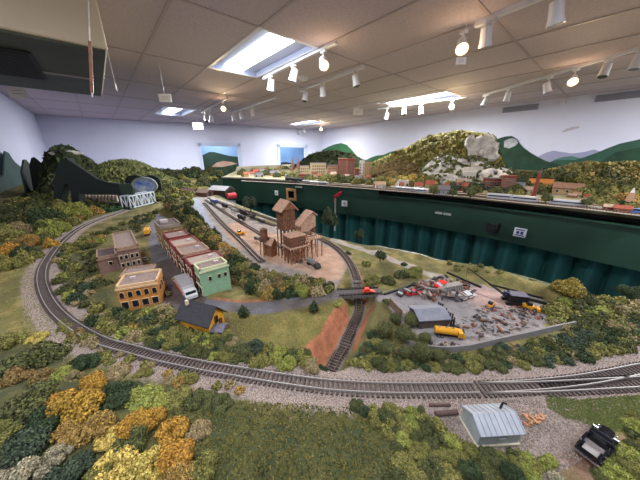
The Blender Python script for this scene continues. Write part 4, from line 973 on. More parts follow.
beam(490,285,543,299,.005,'long thin dark rail lying behind the blue crane cab')
beam(524,299,552,306,.008,'thick black beam at the right end of the scrapyard')
beam(448,282,470,287,.005,'black beam beside the white upturned car')
# crane excavator
a = ag(513, 303); t = thing('crane_excavator', 'black and blue crawler crane with a long lattice boom in the scrapyard', 'crane', a, -.95)
Bc = mat('crane_blue', (52,64,96), rough=.4)
for s in (-1, 1):
    m = MB(); m.prism([(-.026,.003),(-.022,0),(.022,0),(.026,.003),(.026,.007),(.022,.010),(-.022,.010),(-.026,.007)], s*.010, s*.018); m.obj('crawler_track', M_black, t)
MB().box((0,0,.011), (.03,.02,.004)).obj('undercarriage', M_black, t)
MB().box((.006,0,.021), (.044,.028,.016)).obj('house', M_black, t, bevel=.001); MB().box((.006,0,.0300), (.046,.030,.002)).obj('house_roof', Bc, t)
MB().box((-.018,.008,.022), (.012,.012,.018)).obj('cab', Bc, t); MB().box((-.0245,.008,.025), (.001,.009,.009)).obj('window', M_glass, t)
e_ = az(468, 268, G+.055); c = a+Vector((0,0,.022)); Mi = Matrix.Rotation(.95, 3, 'Z'); e2 = Mi @ (e_-a); s2 = Vector((-.02,-.004,.018))
m = MB(); m.bar(s2+Vector((0,.003,0)), e2, .0022); m.bar(s2+Vector((0,-.003,0)), e2, .0022); m.bar(s2+Vector((0,0,.005)), e2, .0022)
for i in range(10): 
    p = s2.lerp(e2, i/10); q = s2.lerp(e2, (i+1)/10); m.bar(p+Vector((0,.003*(1-i/10),0)), q+Vector((0,-.003*(1-i/10),0)), .0014)
m.obj('boom', M_black, t); MB().cyl(e2, e2+Vector((0,0,-.03)), .0007, n=5).obj('cable', M_black, t)
# loaders and wrecks
loc, rz, L_ = place(524, 309, 535, 311); 
def loader(lab, loc, rz, L_, col):
    t = thing('loader', lab, 'loader', loc, rz); MB().box((-L_*.1,0,L_*.25), (L_*.6,L_*.34,L_*.22)).obj('body', col, t, bevel=L_*.02); MB().box((-L_*.1,0,L_*.45), (L_*.26,L_*.3,L_*.22)).obj('cab', M_glass, t)
    MB().prism([(L_*.3,L_*.05),(L_*.5,L_*.04),(L_*.46,L_*.3),(L_*.34,L_*.24)], -L_*.2, L_*.2).obj('bucket', col, t); wheels(t, L_, L_*.4, L_*.12, (-.3,.18)); return t
loader('yellow loader near the right end of the scrapyard', loc, rz, .042, Yv)
loc, rz, L_ = place(486, 310, 494, 305); loader('small brownish yellow digger among the rubble right of the tank truck', loc, rz, .034, mat('digger_ochre', (190,130,60)))
loc, rz, L_ = place(236, 236, 245, 234); loader('orange loader working on the pink dirt of the rail yard', loc, rz, .05, mat('loader_orange', (226,150,36)))
wreck = [((407,295,419,293),Rv,'red wrecked car at the left end of the scrap pile',.05,0),((434,293,446,287),Rv,'bright red car body lying on top of the scrap heap',.055,.014),((460,300,472,296),Wv,'white upturned car body at the right of the scrap heap',.055,.004),
 ((398,297,405,291),mat('dark_wreck',(60,50,48)),'dark rusty car wreck beside the leftmost red wreck',.045,0),((422,287,432,283),mat('rust_wreck',(150,76,44)),'rust-orange car body behind the red scrap cars',.045,.003),((448,297,456,300),mat('grey_wreck',(90,88,92)),'grey crushed car in front of the truck body',.045,0)]
for (q, col, lab, L_, dz_) in wreck:
    loc, rz, _ = place(*q); t = sedan(lab, (loc[0], loc[1], loc[2]+dz_), rz, L_, col, cat='wrecked car', name='wrecked_car'); t.rotation_euler.x = .25 if dz_ else .08
a = ag(450, 293); t = thing('truck_body', 'pale ribbed truck trailer body leaning in the scrap heap', 'trailer', (a.x, a.y, a.z+.012), -.75); t.rotation_euler.y = -.25
MB().box((0,0,.008), (.062,.022,.018)).obj('body', mat('pale_metal', (150,146,142), rough=.5), t); m = MB()
for i in range(9): m.box((-.028+i*.007,0,.008), (.0014,.0235,.0195))
m.obj('ribs', mat('rib_grey', (104,98,96)), t)
rr = random.Random(12); cols = [mat('scrap_rust', (116,70,54), objrand=.3), mat('scrap_grey', (122,114,114), objrand=.3), mat('scrap_dark', (52,46,48), objrand=.3), mat('scrap_tan', (136,120,110), objrand=.3)]
def scrap(n, px, lab, grp, smin, smax, lift=0, long=1.):
    P = W(px); f = polysamp(P); k = 0
    while k < n:
        q = f(rr)
        if q is None: continue
        s = rr.uniform(smin, smax); kind = rr.random(); m = MB()
        if kind < .5: m.box((0,0,0), (s*2.4*long,s*.5,s*.35), 0, Matrix.Rotation(rr.uniform(-.3,.3), 4, 'Y'))
        elif kind < .8:
            m.ico((0,0,0), s*.6, 1, .3, rr)
        else: m.prism([(-s,-s*.2),(s,-s*.25),(s*.6,s*.3),(-s*.7,s*.4)], -s*.4, s*.4)
        o = m.obj('scrap_piece', rr.choice(cols), loc=(q[0], q[1], tz(*q)+s*.25+rr.random()*lift), rz=rr.uniform(0, PI)); tag(o, lab, 'scrap', grp); k += 1
scrap(110, [(400,296),(420,284),(440,281),(462,284),(474,298),(460,303),(430,300)], 'rusty or grey scrap piece in the heap of wrecked cars', 'scrap in the heap of wrecked cars', .006, .014, .020)
scrap(150, [(450,325),(480,310),(515,306),(545,312),(540,325),(500,335),(468,342)], 'broken board or rock of the rubble between the tank truck and the loader', 'rubble in front of the crane', .003, .009, .003)
scrap(14, [(428,344),(440,342),(462,344),(460,347),(436,348)], 'dark scrap bar stacked between the yellow tank truck and retaining wall', 'scrap bars below the tank truck', .005, .009, .002)
# ================================================================== FREIGHT CARS
def freight(kind, lab, loc, rz, L_, col, group=None):
    t = thing('freight_car', lab, 'freight car', loc, rz, group); W_ = L_*.24; b0 = .006
    MB().box((0,0,b0), (L_,W_*.7,.002)).obj('frame', M_black, t)
    for s in (-1, 1):
        o = MB().box((s*L_*.34,0,b0-.002), (L_*.18,W_*.8,.002)).obj('truck', M_black, t)
        for x in (-1, 1):
            m = MB(); m.cyl((s*L_*.34+x*L_*.06,-W_*.4,.003), (s*L_*.34+x*L_*.06,W_*.4,.003), .0034, n=10); m.obj('wheelset', M_tyre, o)
    if kind == 'box': MB().box((0,0,b0+.014), (L_*.97,W_,.025)).obj('body', col, t); MB().prism([(-W_*.55,.0325),(W_*.55,.0325),(0,.0355)], -L_*.49, L_*.49, Matrix(((0,1,0,0),(1,0,0,0),(0,0,1,0),(0,0,0,1)))).obj('roof', mat('car_roof', (150,146,142)), t); MB().box((0,-W_*.51,b0+.013), (L_*.16,.001,.021)).obj('door', M_railr, t)
    elif kind == 'hopper':
        MB().prism([(-L_*.48,.028),(-L_*.48,.016),(-L_*.3,.009),(L_*.3,.009),(L_*.48,.016),(L_*.48,.028)], -W_/2, W_/2).obj('body', col, t)
        MB().prism([(-L_*.44,.027),(L_*.44,.027),(L_*.2,.032),(0,.030),(-L_*.25,.0325)], -W_*.42, W_*.42).obj('coal_load', mat('coal', (24,24,26), (40,40,44), scale=400), t)
        m = MB()
        for i in range(7):
            for s in (-1, 1): m.box((-L_*.45+i*L_*.15,s*W_*.5,.020), (.0016,.0014,.014))
        m.obj('ribs', col, t)
    elif kind == 'tank': MB().cyl((-L_*.46,0,.018), (L_*.46,0,.018), W_*.45, n=16).obj('tank', col, t); MB().cyl((0,0,.018+W_*.4), (0,0,.018+W_*.6), W_*.16).obj('dome', col, t)
    else: 
        MB().box((0,0,b0+.004), (L_*.98,W_,.003)).obj('bed', col, t); 
        for i in range(3): MB().box((-L_*.3+i*L_*.3,0,b0+.009), (L_*.2,W_*.7,.008)).obj('load', mat('grey_load', (150,148,146)), t)
    return t
def on_track(px, x):   # point + heading on a pixel polyline at column x
    for (a, b), (c, d) in zip(px, px[1:]):
        if min(a, c) <= x <= max(a, c) and a != c:
            y = b+(d-b)*(x-a)/(c-a); p = az(x, y, G); q = az(a, b, G); r_ = az(c, d, G); return (p.x, p.y, G+.008), math.atan2(r_.y-q.y, r_.x-q.x)
LN = [(206,199.5),(212,203),(226,209),(245,216),(268,225)]; BL_ = mat('boxcar_blue', (54,88,150)); DK = mat('hopper_black', (40,38,40)); GR = mat('boxcar_grey', (140,140,146))
for x, kd, col, L_, lb in ((214,'box',BL_,.13,'blue boxcar at the far left end of the freight train'), (225,'hopper',DK,.10,'black coal hopper behind the blue boxcar'), (234,'flat',GR,.095,'grey flatcar with pale loads in the middle of the freight train'), (243.5,'hopper',DK,.09,'black coal hopper in the middle of the freight train'), (252.5,'tank',mat('tank_black',(46,46,50),rough=.4),.085,'black tank car near the right end of the freight train'), (261.5,'flat',mat('flat_dark',(70,66,66)),.08,'dark flatcar with pale crates at the right end of the freight train')):
    loc, rz = on_track(LN, x); freight(kd, lb, loc, rz, L_*.86, col)
loc, rz = on_track([(230,216),(250,224)], 242); freight('hopper', 'black coal hopper standing alone on the second yard track', loc, rz+.0, .085, DK)
loc, rz = on_track([(250,238),(268,246)], 259); freight('flat', 'dark low flatcar on the dirt left of the water tank', loc, rz, .07, mat('flat_dark',(70,66,66)))
# far end of the yard: engine house, dark engine, red tank
for (px, py, L_, W_, h1, h2, wm, rm, lb) in ((222,194,.22,.15,.05,.085, bmat('dark_wood',(72,58,50)), bmat('pale_tin',(150,148,150)), 'long engine shed with pale roof at the far end of the yard'), (205,196,.14,.09,.04,.065, bmat('brown_wood',(110,80,66)), bmat('brown_roof',(120,96,88)), 'small brown shed left of the engine shed'), (190,193,.20,.08,.03,.05, bmat('dark_wood',(72,58,50)), bmat('maroon_roof',(96,66,62)), 'low maroon-roofed shed at the far left of the yard')):
    p = az(px, py, G); t = gable('engine_shed', lb, 'shed', (p.x, p.y), .5, L_, W_, h1, h2, wm, rm, .006, z=G); MB().box((0,-L_/2-.001,.022), (W_*.4,.002,.042)).obj('door', M_black, t)
p = az(232, 199, G); t = thing('storage_tank', 'red dome-ended storage tank right of the engine shed', 'tank', (p.x, p.y, G)); MB().cyl((-.04,0,.03), (.04,0,.03), .028, n=16).obj('shell', mat('tank_red', (196,60,66)), t); m = MB(); m.box((-.025,0,.003), (.008,.05,.012)); m.box((.025,0,.003), (.008,.05,.012)); m.obj('cradle', M_black, t)
# ================================================================== PLANTS
def bush_mesh(name, seed, nblob, nleaf, leaf, core=.74, dome=True, bl=(.34,.55), shape=None):
    r = random.Random(seed); B = []
    for i in range(nblob):
        if shape == 'cone': h = i/(nblob-1); a = r.uniform(0, 6.3); rad = (1-h)*.28; B.append((rad*math.cos(a), rad*math.sin(a), .35+h*1.5, .62*(1-h)+.12))
        elif shape == 'ball': a = r.uniform(0, 6.3); zz = r.uniform(-.25,.45); B.append((.22*math.cos(a), .22*math.sin(a), .75+zz*.6, r.uniform(.6,.72)))
        else:
            a = 6.283*i/nblob*1.0+r.uniform(-.5,.5); d = math.sqrt(r.random())*.62; B.append((d*math.cos(a), d*math.sin(a), r.uniform(.12,.62)*(1.1-d), r.uniform(*bl)))
    m = MB()
    for b in B: m.ico(b[:3], b[3]*core, 2 if nleaf > 2500 else 1, .10, r)
    wts = [b[3]**2 for b in B]; vs = m.v; fs = m.f
    for _ in range(nleaf):
        b = r.choices(B, wts)[0]; z = r.uniform(-.45, 1); a = r.uniform(0, 2*PI); q = math.sqrt(1-z*z) if abs(z) < 1 else 0
        n = Vector((q*math.cos(a), q*math.sin(a), z)); p = Vector(b[:3])+n*b[3]*(1.12-.42*r.random()**1.6)
        if any((p-Vector(c[:3])).length < c[3]*.68 for c in B): continue
        t1 = n.cross(Vector((r.uniform(-1,1), r.uniform(-1,1), r.uniform(-1,1)))).normalized(); n2 = (n+Vector((r.uniform(-1,1), r.uniform(-1,1), r.uniform(-1,1)))*.7).normalized(); t2 = n2.cross(t1).normalized(); t1 = t2.cross(n2)
        s = leaf*r.uniform(.6, 1.3); k = len(vs)
        for u, v in ((-.5,-.4),(.5,-.4),(.45,.4),(-.35,.5)): vs.append(tuple(p+t1*u*s+t2*v*s))
        fs.append((k, k+1, k+2, k+3))
    me = bpy.data.meshes.new(name); me.from_pydata(vs, [], fs); me.materials.append(None); return me
LO = [bush_mesh('bush', 10+i, 7, 700, .17) for i in range(5)]
HI = [bush_mesh('bush', 30+i, 11, 5200, .075, bl=(.26,.42)) for i in range(4)]
FE = [bush_mesh('bush', 40+i, 14, 5200, .06, core=.7, bl=(.18,.34)) for i in range(2)]
BALL = bush_mesh('tree', 50, 6, 2600, .085, shape='ball'); CONE = bush_mesh('tree', 51, 6, 900, .13, shape='cone')
def dsat(c, k=.22, v=.82):
    g = sum(c)/3; return tuple(int((x*(1-k)+g*k)*v) for x in c)
PAL = {k: mat('foliage_'+k, dsat(a, .05, .66), dsat(b, .05, .98), island=True, rough=.9, objrand=.14) for k, (a, b) in dict(
 dark_olive=((58,64,34),(100,104,52)), dark_green=((34,50,30),(66,84,44)), bluish_green=((38,54,42),(74,90,64)), olive=((98,100,44),(148,142,70)), bright_green=((118,130,48),(166,170,78)), gold=((164,118,34),(206,160,56)),
 yellow=((190,158,60),(230,206,108)), ochre=((140,108,48),(188,152,76)), olive_gold=((120,108,40),(186,160,70)), rust=((150,92,56),(140,128,70)), pale_lichen=((150,140,108),(196,184,152)), emerald=((34,84,44),(70,118,66)), tan=((140,120,80),(176,158,112)), brownish=((96,76,44),(142,118,70))).items()}
NICE = dict(olive_gold='olive-gold', dark_olive='dark olive', dark_green='dark green', bluish_green='bluish green', olive='olive', bright_green='bright green', gold='golden orange', yellow='pale yellow', ochre='ochre', rust='rust and green', pale_lichen='pale lichen', emerald='emerald', tan='tan', brownish='brownish')
def plant(me, colr, loc, r_, rz, lab, cat='bush', group=None, name='bush', sz=(1,1,1), trunk=0):
    def link(o):
        o.material_slots[0].link = 'OBJECT'; o.material_slots[0].material = PAL[colr]; COL.objects.link(o); return o
    if trunk:
        t = thing(name, lab, cat, loc, rz, group); o = link(bpy.data.objects.new('crown', me)); o.parent = t; o.scale = (r_*sz[0], r_*sz[1], r_*sz[2]); o.location = (0,0,trunk)
        MB().cyl((0,0,-.004), (0,0,trunk+r_*.6), max(.0014, r_*.09), max(.001, r_*.05), 7).obj('trunk', M_log, t); return t
    if name == 'bush': BUSHES.append([me, colr, Vector(loc), r_, rz, lab, cat, group, name, sz, trunk]); return None
    o = link(bpy.data.objects.new(name, me)); o.location = loc; o.rotation_euler.z = rz; o.scale = (r_*sz[0], r_*sz[1], r_*sz[2]); return tag(o, lab, cat, group)
PR = random.Random(77); PLACED = []; BUSHES = []
def depth(p): return (Vector(p)-C0).dot(CF)
def pbush(px, py, rp, colr, lab, hi=None, sz=(1,1,.95), me=None, trunk=0, name='bush', cat='bush', group=None):
    p = ag(px, py+rp*.55); r_ = rp/FPX*depth(p)
    m_ = me or (PR.choice(FE) if colr in ('pale_lichen','rust','tan') and rp >= 9 else PR.choice(HI) if (rp >= 9 if hi is None else hi) else PR.choice(LO)); PLACED.append((p.x, p.y, r_))
    return plant(m_, colr, (p.x, p.y, p.z-r_*.06), r_, PR.uniform(0, 6.28), lab, cat, group, name, sz, trunk)
# foreground corner, each one placed
for q in [(36,350,25,'dark_olive','big dark olive round bush left of the curving track'),(85,357,15,'dark_green','dark green bush at the outer edge of the ballast, lower left',),
 (14,372,18,'rust','rust and green feathery bush at the left edge of the picture'),(42,372,15,'rust','rust and green bush right of the one at the left edge'),(62,371,11,'bright_green','small bright green tuft between rust bush and golden bush'),
 (34,393,24,'dark_olive','large dark olive bush below the rust bushes, left side'),(52,408,20,'dark_green','dark green bush left of the golden bushes'),(30,432,24,'bluish_green','dark bluish green bush in the lower left, above the lichen'),
 (5,425,18,'olive','olive bush cut by the left edge, above the lichen'),(78,396,24,'gold','largest golden orange bush, left of the black-green gap'),(95,376,15,'gold','golden orange bush at the top of the golden clump'),(60,395,14,'gold','golden orange bush at the left of the golden clump'),
 (74,424,16,'ochre','ochre bush under the largest golden bush'),(96,418,19,'ochre','ochre and gold bush in the middle of the foreground clump'),(108,432,14,'yellow','pale yellow bush right of the ochre one'),
 (122,386,19,'dark_green','very dark green bush between golden bush and track ballast'),(112,398,14,'dark_green','dark green bush tucked beside the largest golden bush'),(142,388,20,'bright_green','bright green low bush near the ballast, lower left'),(118,366,14,'tan','tan straw-like bush beside the track ballast'),
 (135,416,17,'gold','golden orange bush right of the dark gap'),(152,412,13,'gold','small golden orange bush at the right of the dark gap'),(132,436,18,'dark_olive','dark olive bush under the right golden bush'),
 (114,458,24,'yellow','big yellow bush at the bottom edge, centre of the clump'),(146,458,24,'yellow','pale yellow bush at the bottom edge, right of the big yellow one'),(128,474,14,'gold','golden bush at the very bottom edge between two yellow ones'),
 (30,464,24,'pale_lichen','pale grey lichen bush in the lower left corner'),(6,466,18,'pale_lichen','pinkish pale lichen bush in the extreme lower left corner'),(58,446,14,'pale_lichen','small pale lichen bush right of the corner lichen'),
 (62,472,20,'bluish_green','dark teal bush at the bottom edge beside the lichen'),(82,458,14,'bluish_green','dark teal bush between lichen and yellow bush'),(98,474,18,'olive','olive bush at the bottom edge left of the yellow bush'),
 (172,425,17,'gold','golden bush at the right of the foreground clump, uppermost'),(178,446,18,'gold','golden bush beside the dark turf slope'),(184,470,20,'ochre','ochre bush at the bottom edge beside the turf slope'),(162,470,16,'yellow','yellow bush at the bottom edge left of the ochre one'),
 (199,424,14,'tan','lone pale olive bush standing on the turf slope'),(204,462,17,'olive','olive bush at the bottom edge on the turf slope'),(158,396,13,'bright_green','bright green low bush right of the bright one by the ballast'),(176,392,16,'olive','flat olive bush below the ballast, left of centre'),(200,392,17,'dark_olive','flat dark olive bush below the ballast, near centre'),(222,397,13,'dark_olive','low dark olive bush at the edge of the turf slope'),
 (38,333,10,'yellow','flat yellow-green bush beside the left ballast',),(262,462,7,'dark_olive','small dark tuft alone on the turf slope'),
 (12,335,14,'olive','olive bush at the left edge above the dark round bush'),(75,372,10,'tan','small tan bush above the golden clump'),
 (402,458,15,'olive','tall olive bush at the bottom, left of the tin shed'),(414,472,15,'olive','olive bush at the bottom edge, nearest the tall olive bush'),(396,474,13,'dark_olive','dark olive bush at the bottom edge under the turf slope'),(403,436,9,'bright_green','small bright olive bush above the tall olive bush'),
 (432,462,14,'dark_olive','dark olive bush between the tall olive bush and the tin shed'),(450,450,10,'olive','olive bush just left of the tin shed wall'),(446,470,14,'olive','olive bush at the bottom edge left of the tin shed'),(470,462,13,'dark_green','dark green bush in front of the tin shed, left'),(488,468,13,'dark_olive','dark olive bush in front of the tin shed, middle'),(510,466,13,'dark_green','dark green bush in front of the tin shed, right'),(530,468,12,'bright_green','bright green bush at the bottom, right of the tin shed'),(545,460,8,'bright_green','small bright green tuft beside the gravel, bottom right'),(556,474,8,'pale_lichen','small pale lichen tuft at the bottom right of the gravel'),
 (437,420,7,'olive','small olive bush beside the thick dark log'),(420,417,7,'olive','small olive bush below the ballast near the thin log'),(440,436,8,'dark_olive','dark olive bush between log and tin shed'),
 (626,446,12,'bright_green','yellowish green bush right of the black pickup'),(616,470,15,'bright_green','bright green bush at the bottom right below the pickup'),(636,464,14,'olive','olive bush cut by the bottom right corner'),(634,432,8,'dark_olive','dark olive bush at the right edge above the yellowish one'),
 (22,270,0,'olive','')]:
    if q[2]: pbush(q[0], q[1], q[2]*1.04, q[3], q[4], sz=(1,1,.62 if 'flat' in q[4] or 'low' in q[4].split() else .95))
# left side behind the track
for q in [(40,203,15,'dark_olive','dark olive tree clump under the green backdrop board'),(28,216,15,'dark_olive','dark olive bush left of the clump under the backdrop board'),(50,216,15,'dark_green','dark green bush between the dark clump and yellow-green bushes'),(62,210,14,'olive','tallest yellow-green bush in front of the black portal'),(74,210,13,'bright_green','yellow-green bush below the portal, second from the left'),(84,213,9,'bright_green','yellow-green bush below the portal, nearest the emerald row'),(60,226,10,'bright_green','yellow-green bush low beside the track, left side'),
 (8,214,16,'dark_olive','dark olive bush at the left edge under the backdrop board'),(20,226,12,'tan','tan bush left of the dark olive clump'),(6,232,12,'olive','olive bush at the left edge, beside the tan one'),(30,240,10,'ochre','rust-ochre bush above the curve of the track'),(44,238,8,'dark_olive','dark bush beside the ochre one above the curve'),(52,243,7,'gold','small golden bush nearest the track at the left'),(24,251,11,'dark_green','dark green bush above the grass, left of the curve'),(7,249,11,'gold','golden bush at the left edge above the grass'),(9,262,12,'olive','yellow-olive bush at the left edge above the grass'),(36,254,7,'olive','small olive bush beside the curve'),(18,243,9,'rust','rust-coloured bush between the golden and ochre bushes')]:
    pbush(*q, sz=(1,1,1.45))
for i in range(8): pbush(87+i*4.4, 211-i*.55, 5.6, 'emerald', 'emerald bush in the row along the track below the black portal', group='emerald bushes by the portal')
# trees with trunks
pbush(329, 222, 8.8, 'dark_green', 'tall leafy tree on a trunk at the layout edge before the pine frame and handset', name='tree', cat='tree', me=LO[0], trunk=.03, sz=(1,1,1.75))
pbush(359, 236, 5.6, 'dark_green', 'small leafy tree on a trunk at the layout edge right of the handset', name='tree', cat='tree', me=LO[1], trunk=.018, sz=(1,1,1.5))
pbush(251, 208, 7.5, 'bluish_green', 'tall grey-green tree beside the freight train', name='tree', cat='tree', me=LO[2], trunk=.06, sz=(1,1,1.4))
pbush(380, 258, 6.5, 'dark_green', 'lone dark round tree on the hill above the scrapyard road', name='tree', cat='tree', me=LO[3], trunk=.022, sz=(1,1,1.1))
pbush(303, 290, 9, 'bright_green', 'bright yellow-green tree in front of the coal tipple', name='tree', cat='tree', me=HI[0], trunk=.006, sz=(1,1,1.5))
for (x, y, r_, lb) in ((250,294,6.2,'behind the road, right of the green shop'),(277,300,5.2,'at the road edge between green shop and bridge'),(243.5,318,5.4,'below the road, right of the yellow house'),(314,313,5.2,'below the road, left of the red cutting'),(176.5+13,262,0,''),(216,240,5,'behind the shops at the edge of the yard'),(188,216,4.5,'on the wooded ridge behind the tan building'),(199,224,5,'on the slope left of the yard road'),(194,219,4.2,'highest on the slope left of the yard road')):
    if r_: pbush(x, y-4, r_*1.22, 'dark_green', 'dark cone-shaped tree '+lb, name='conifer', cat='tree', me=CONE, trunk=.003, sz=(1,1,1.12))
for (x, y, r_, lb) in ((385,330,9.5,'left edge of the grove'),(403,334,11,'big one in the middle of the grove'),(411,321,9,'beside the shed roof corner'),(386,348,9.5,'left front of the grove'),(420,352,11.5,'front one near the tank truck'),(396,319,7,'small one at the top of the grove'),(424,338,7,'small one touching the shed wall'),(404,352,8,'middle front of the grove'),(436,356,8,'rightmost of the front row')):
    pbush(x, y, r_, 'dark_olive', 'rounded dark green tree by the scrapyard shed, '+lb, name='round_tree', cat='tree', me=BALL, trunk=.002, group='rounded trees left of the scrapyard shed', sz=(1,1,.95))
pbush(567, 287, 15, 'olive_gold', 'large olive-gold tree standing before the teal curtain at right', me=HI[1], name='tree', cat='tree', trunk=.012, sz=(1,1,1.15)); pbush(633, 291, 14, 'dark_green', 'dark green tree at the right edge before the curtain', me=HI[2], name='tree', cat='tree', trunk=.012)
for x, y, r_, c_, lb in ((348,252,3,'dark_green','beside the curving yard track'),(366,262,4,'olive','on the grass below the lone dark tree'),(372,277,6,'olive','on the slope above the road bridge'),(388,277,6,'dark_olive','left of the dark beam, above the scrapyard'),(401,272,5,'dark_olive','above the red wrecks'),(412,268,7,'olive','tall one at the upper edge of the scrapyard'),(404,263,3,'dark_green','on the grass right of the lone tree'),(357,293,0,'',''),(337,303,4,'bright_green','left of the cutting under the bridge'),(387,300,4,'dark_olive','right of the bridge beside the plank wall')):
    if r_: pbush(x, y, r_*(1.6 if r_ > 4 else 1.2), c_, NICE[c_]+' shrub '+lb, name='shrub')
def scatter(px, n, smin, smax, pals, group, where, seed, gap=.5, zs=.95, cat='bush', name='bush', protos=None, avoid=()):
    P = W(px); f = polysamp(P); r = random.Random(seed); done = []; tries = 0; AV = [W(a) for a in avoid]
    while len(done) < n and tries < n*60:
        tries += 1; q = f(r)
        if q is None or any(inpoly(q, a) for a in AV): continue
        s = r.uniform(smin, smax)
        if any((q[0]-x)**2+(q[1]-y)**2 < ((s+b)*gap)**2 for x, y, b in done): continue
        if any((q[0]-x)**2+(q[1]-y)**2 < ((s+b)*.45)**2 for x, y, b in PLACED): continue
        done.append((*q, s)); c_ = r.choices([a for a, _ in pals], [b for _, b in pals])[0]
        d = math.hypot(q[0], q[1]); pr = protos or (HI if d < .6 else LO)
        plant(r.choice(pr), c_, (q[0], q[1], tz(*q)-s*.08), s, r.uniform(0, 6.28), '%s %s %s' % (NICE[c_], name.replace('_', ' '), where), cat, '%s %s' % (NICE[c_], group), name, (1,1,zs*r.uniform(.8,1.25)))
OL = [('olive',5),('dark_olive',4.5),('tan',1.6),('dark_green',1.6),('bluish_green',.7),('bright_green',.8),('ochre',.35)]
scatter([(66,247),(78,240),(100,231),(130,222),(150,213),(160,210),(150,222),(138,233),(126,231),(110,232),(108,243),(96,246),(98,268),(110,276),(108,290),(112,310),(84,317),(66,304),(58,288),(54,272),(57,258)], 95, .012, .026, OL, 'bushes inside the curve', 'inside the left curve beside the brown block', 101, zs=1.2)
scatter([(84,320),(112,311),(124,312),(140,314),(165,308),(180,322),(204,336),(230,331),(238,345),(300,352),(322,356),(328,364),(300,371),(240,362),(200,356),(160,346),(120,334)], 300, .010, .025, OL, 'bushes along the track before the town', 'between the near track and the yellow house', 102)
scatter([(350,362),(372,345),(372,330),(400,350),(430,357),(470,356),(520,347),(560,338),(600,322),(640,318),(640,345),(600,358),(540,365),(480,368),(420,370),(370,368)], 260, .010, .021, [('olive',4),('dark_olive',4),('tan',2),('bluish_green',2),('dark_green',2)], 'bushes along the near track', 'between the scrapyard wall and the near track', 103)
scatter([(165,211),(186,204),(196,215),(204,226),(214,243),(226,252),(240,259),(262,273),(290,280),(320,284),(336,285),(334,292),(300,296),(262,296),(245,286),(233,282),(229,266),(212,250),(196,236),(184,224)], 230, .014, .034, [('olive',3),('dark_olive',3),('tan',2),('brownish',2),('ochre',1.5),('dark_green',2.5)], 'bushes on the ridge behind the shops', 'on the ridge between the shops and the yard', 104, zs=1.2)
scatter([(560,296),(580,298),(600,302),(640,304),(640,322),(600,326),(582,326),(560,330),(552,312)], 46, .016, .032, [('olive',4),('dark_olive',3),('tan',2),('bright_green',1.5)], 'bushes at the right end', 'at the right edge below the curtain', 105)
scatter([(0,205),(40,195),(125,200),(122,207),(90,218),(66,230),(54,242),(40,256),(30,266),(0,262)], 150, .024, .05, [('olive',5),('dark_olive',3.5),('ochre',.5),('bright_green',2),('dark_green',1)], 'bushes outside the curve', 'on the slope left of the track', 106, zs=1.4)
scatter([(160,190),(182,186),(196,192),(192,203),(186,214),(170,211),(160,206),(158,198)], 46, .028, .05, [('olive',4),('dark_olive',3),('bright_green',2)], 'bushes right of the truss bridge', 'on the slope right of the white truss bridge', 107, zs=1.3)
scatter([(448,262),(482,266),(520,280),(556,293),(548,297),(520,288),(486,279),(452,272)], 16, .007, .013, [('olive',3),('dark_olive',2)], 'tufts on the grassy bank', 'on the grassy bank under the curtain', 108, gap=1.2)
scatter([(60,312),(84,338),(120,352),(160,368),(200,380),(240,386),(240,392),(190,388),(140,378),(100,362),(66,340)], 30, .009, .017, [('olive',3),('tan',3),('rust',1),('ochre',1)], 'bushes outside the ballast', 'on the outer side of the ballast, lower left', 109)
scatter([(350,406),(420,410),(436,420),(452,440),(474,450),(540,452),(556,462),(540,478),(400,478),(392,440),(360,415)], 60, .009, .017, [('olive',4),('dark_olive',3),('bright_green',2),('dark_green',1)], 'bushes before the tin shed', 'on the slope below the tin shed and logs', 110)
scatter([(626,418),(640,420),(640,478),(600,478),(618,460),(630,440)], 14, .010, .018, [('olive',3),('bright_green',3),('dark_olive',2)], 'bushes right of the pickup', 'right of the black pickup', 111)
# far wooded slopes
scatter([(130,188),(150,183),(190,181),(215,181),(216,187),(196,190),(160,192),(132,199)], 46, .05, .10, [('olive',3),('dark_olive',4),('dark_green',2)], 'trees on the far slope', 'on the far slope left of the yard', 112, name='bushy_tree', cat='tree')
scatter([(120,181),(150,178.5),(200,177.5),(218,178),(218,181),(180,182),(126,184)], 60, .07, .14, [('olive',2),('dark_olive',4),('dark_green',3)], 'trees at the far end', 'at the far end of the near layout', 113, name='bushy_tree', cat='tree')
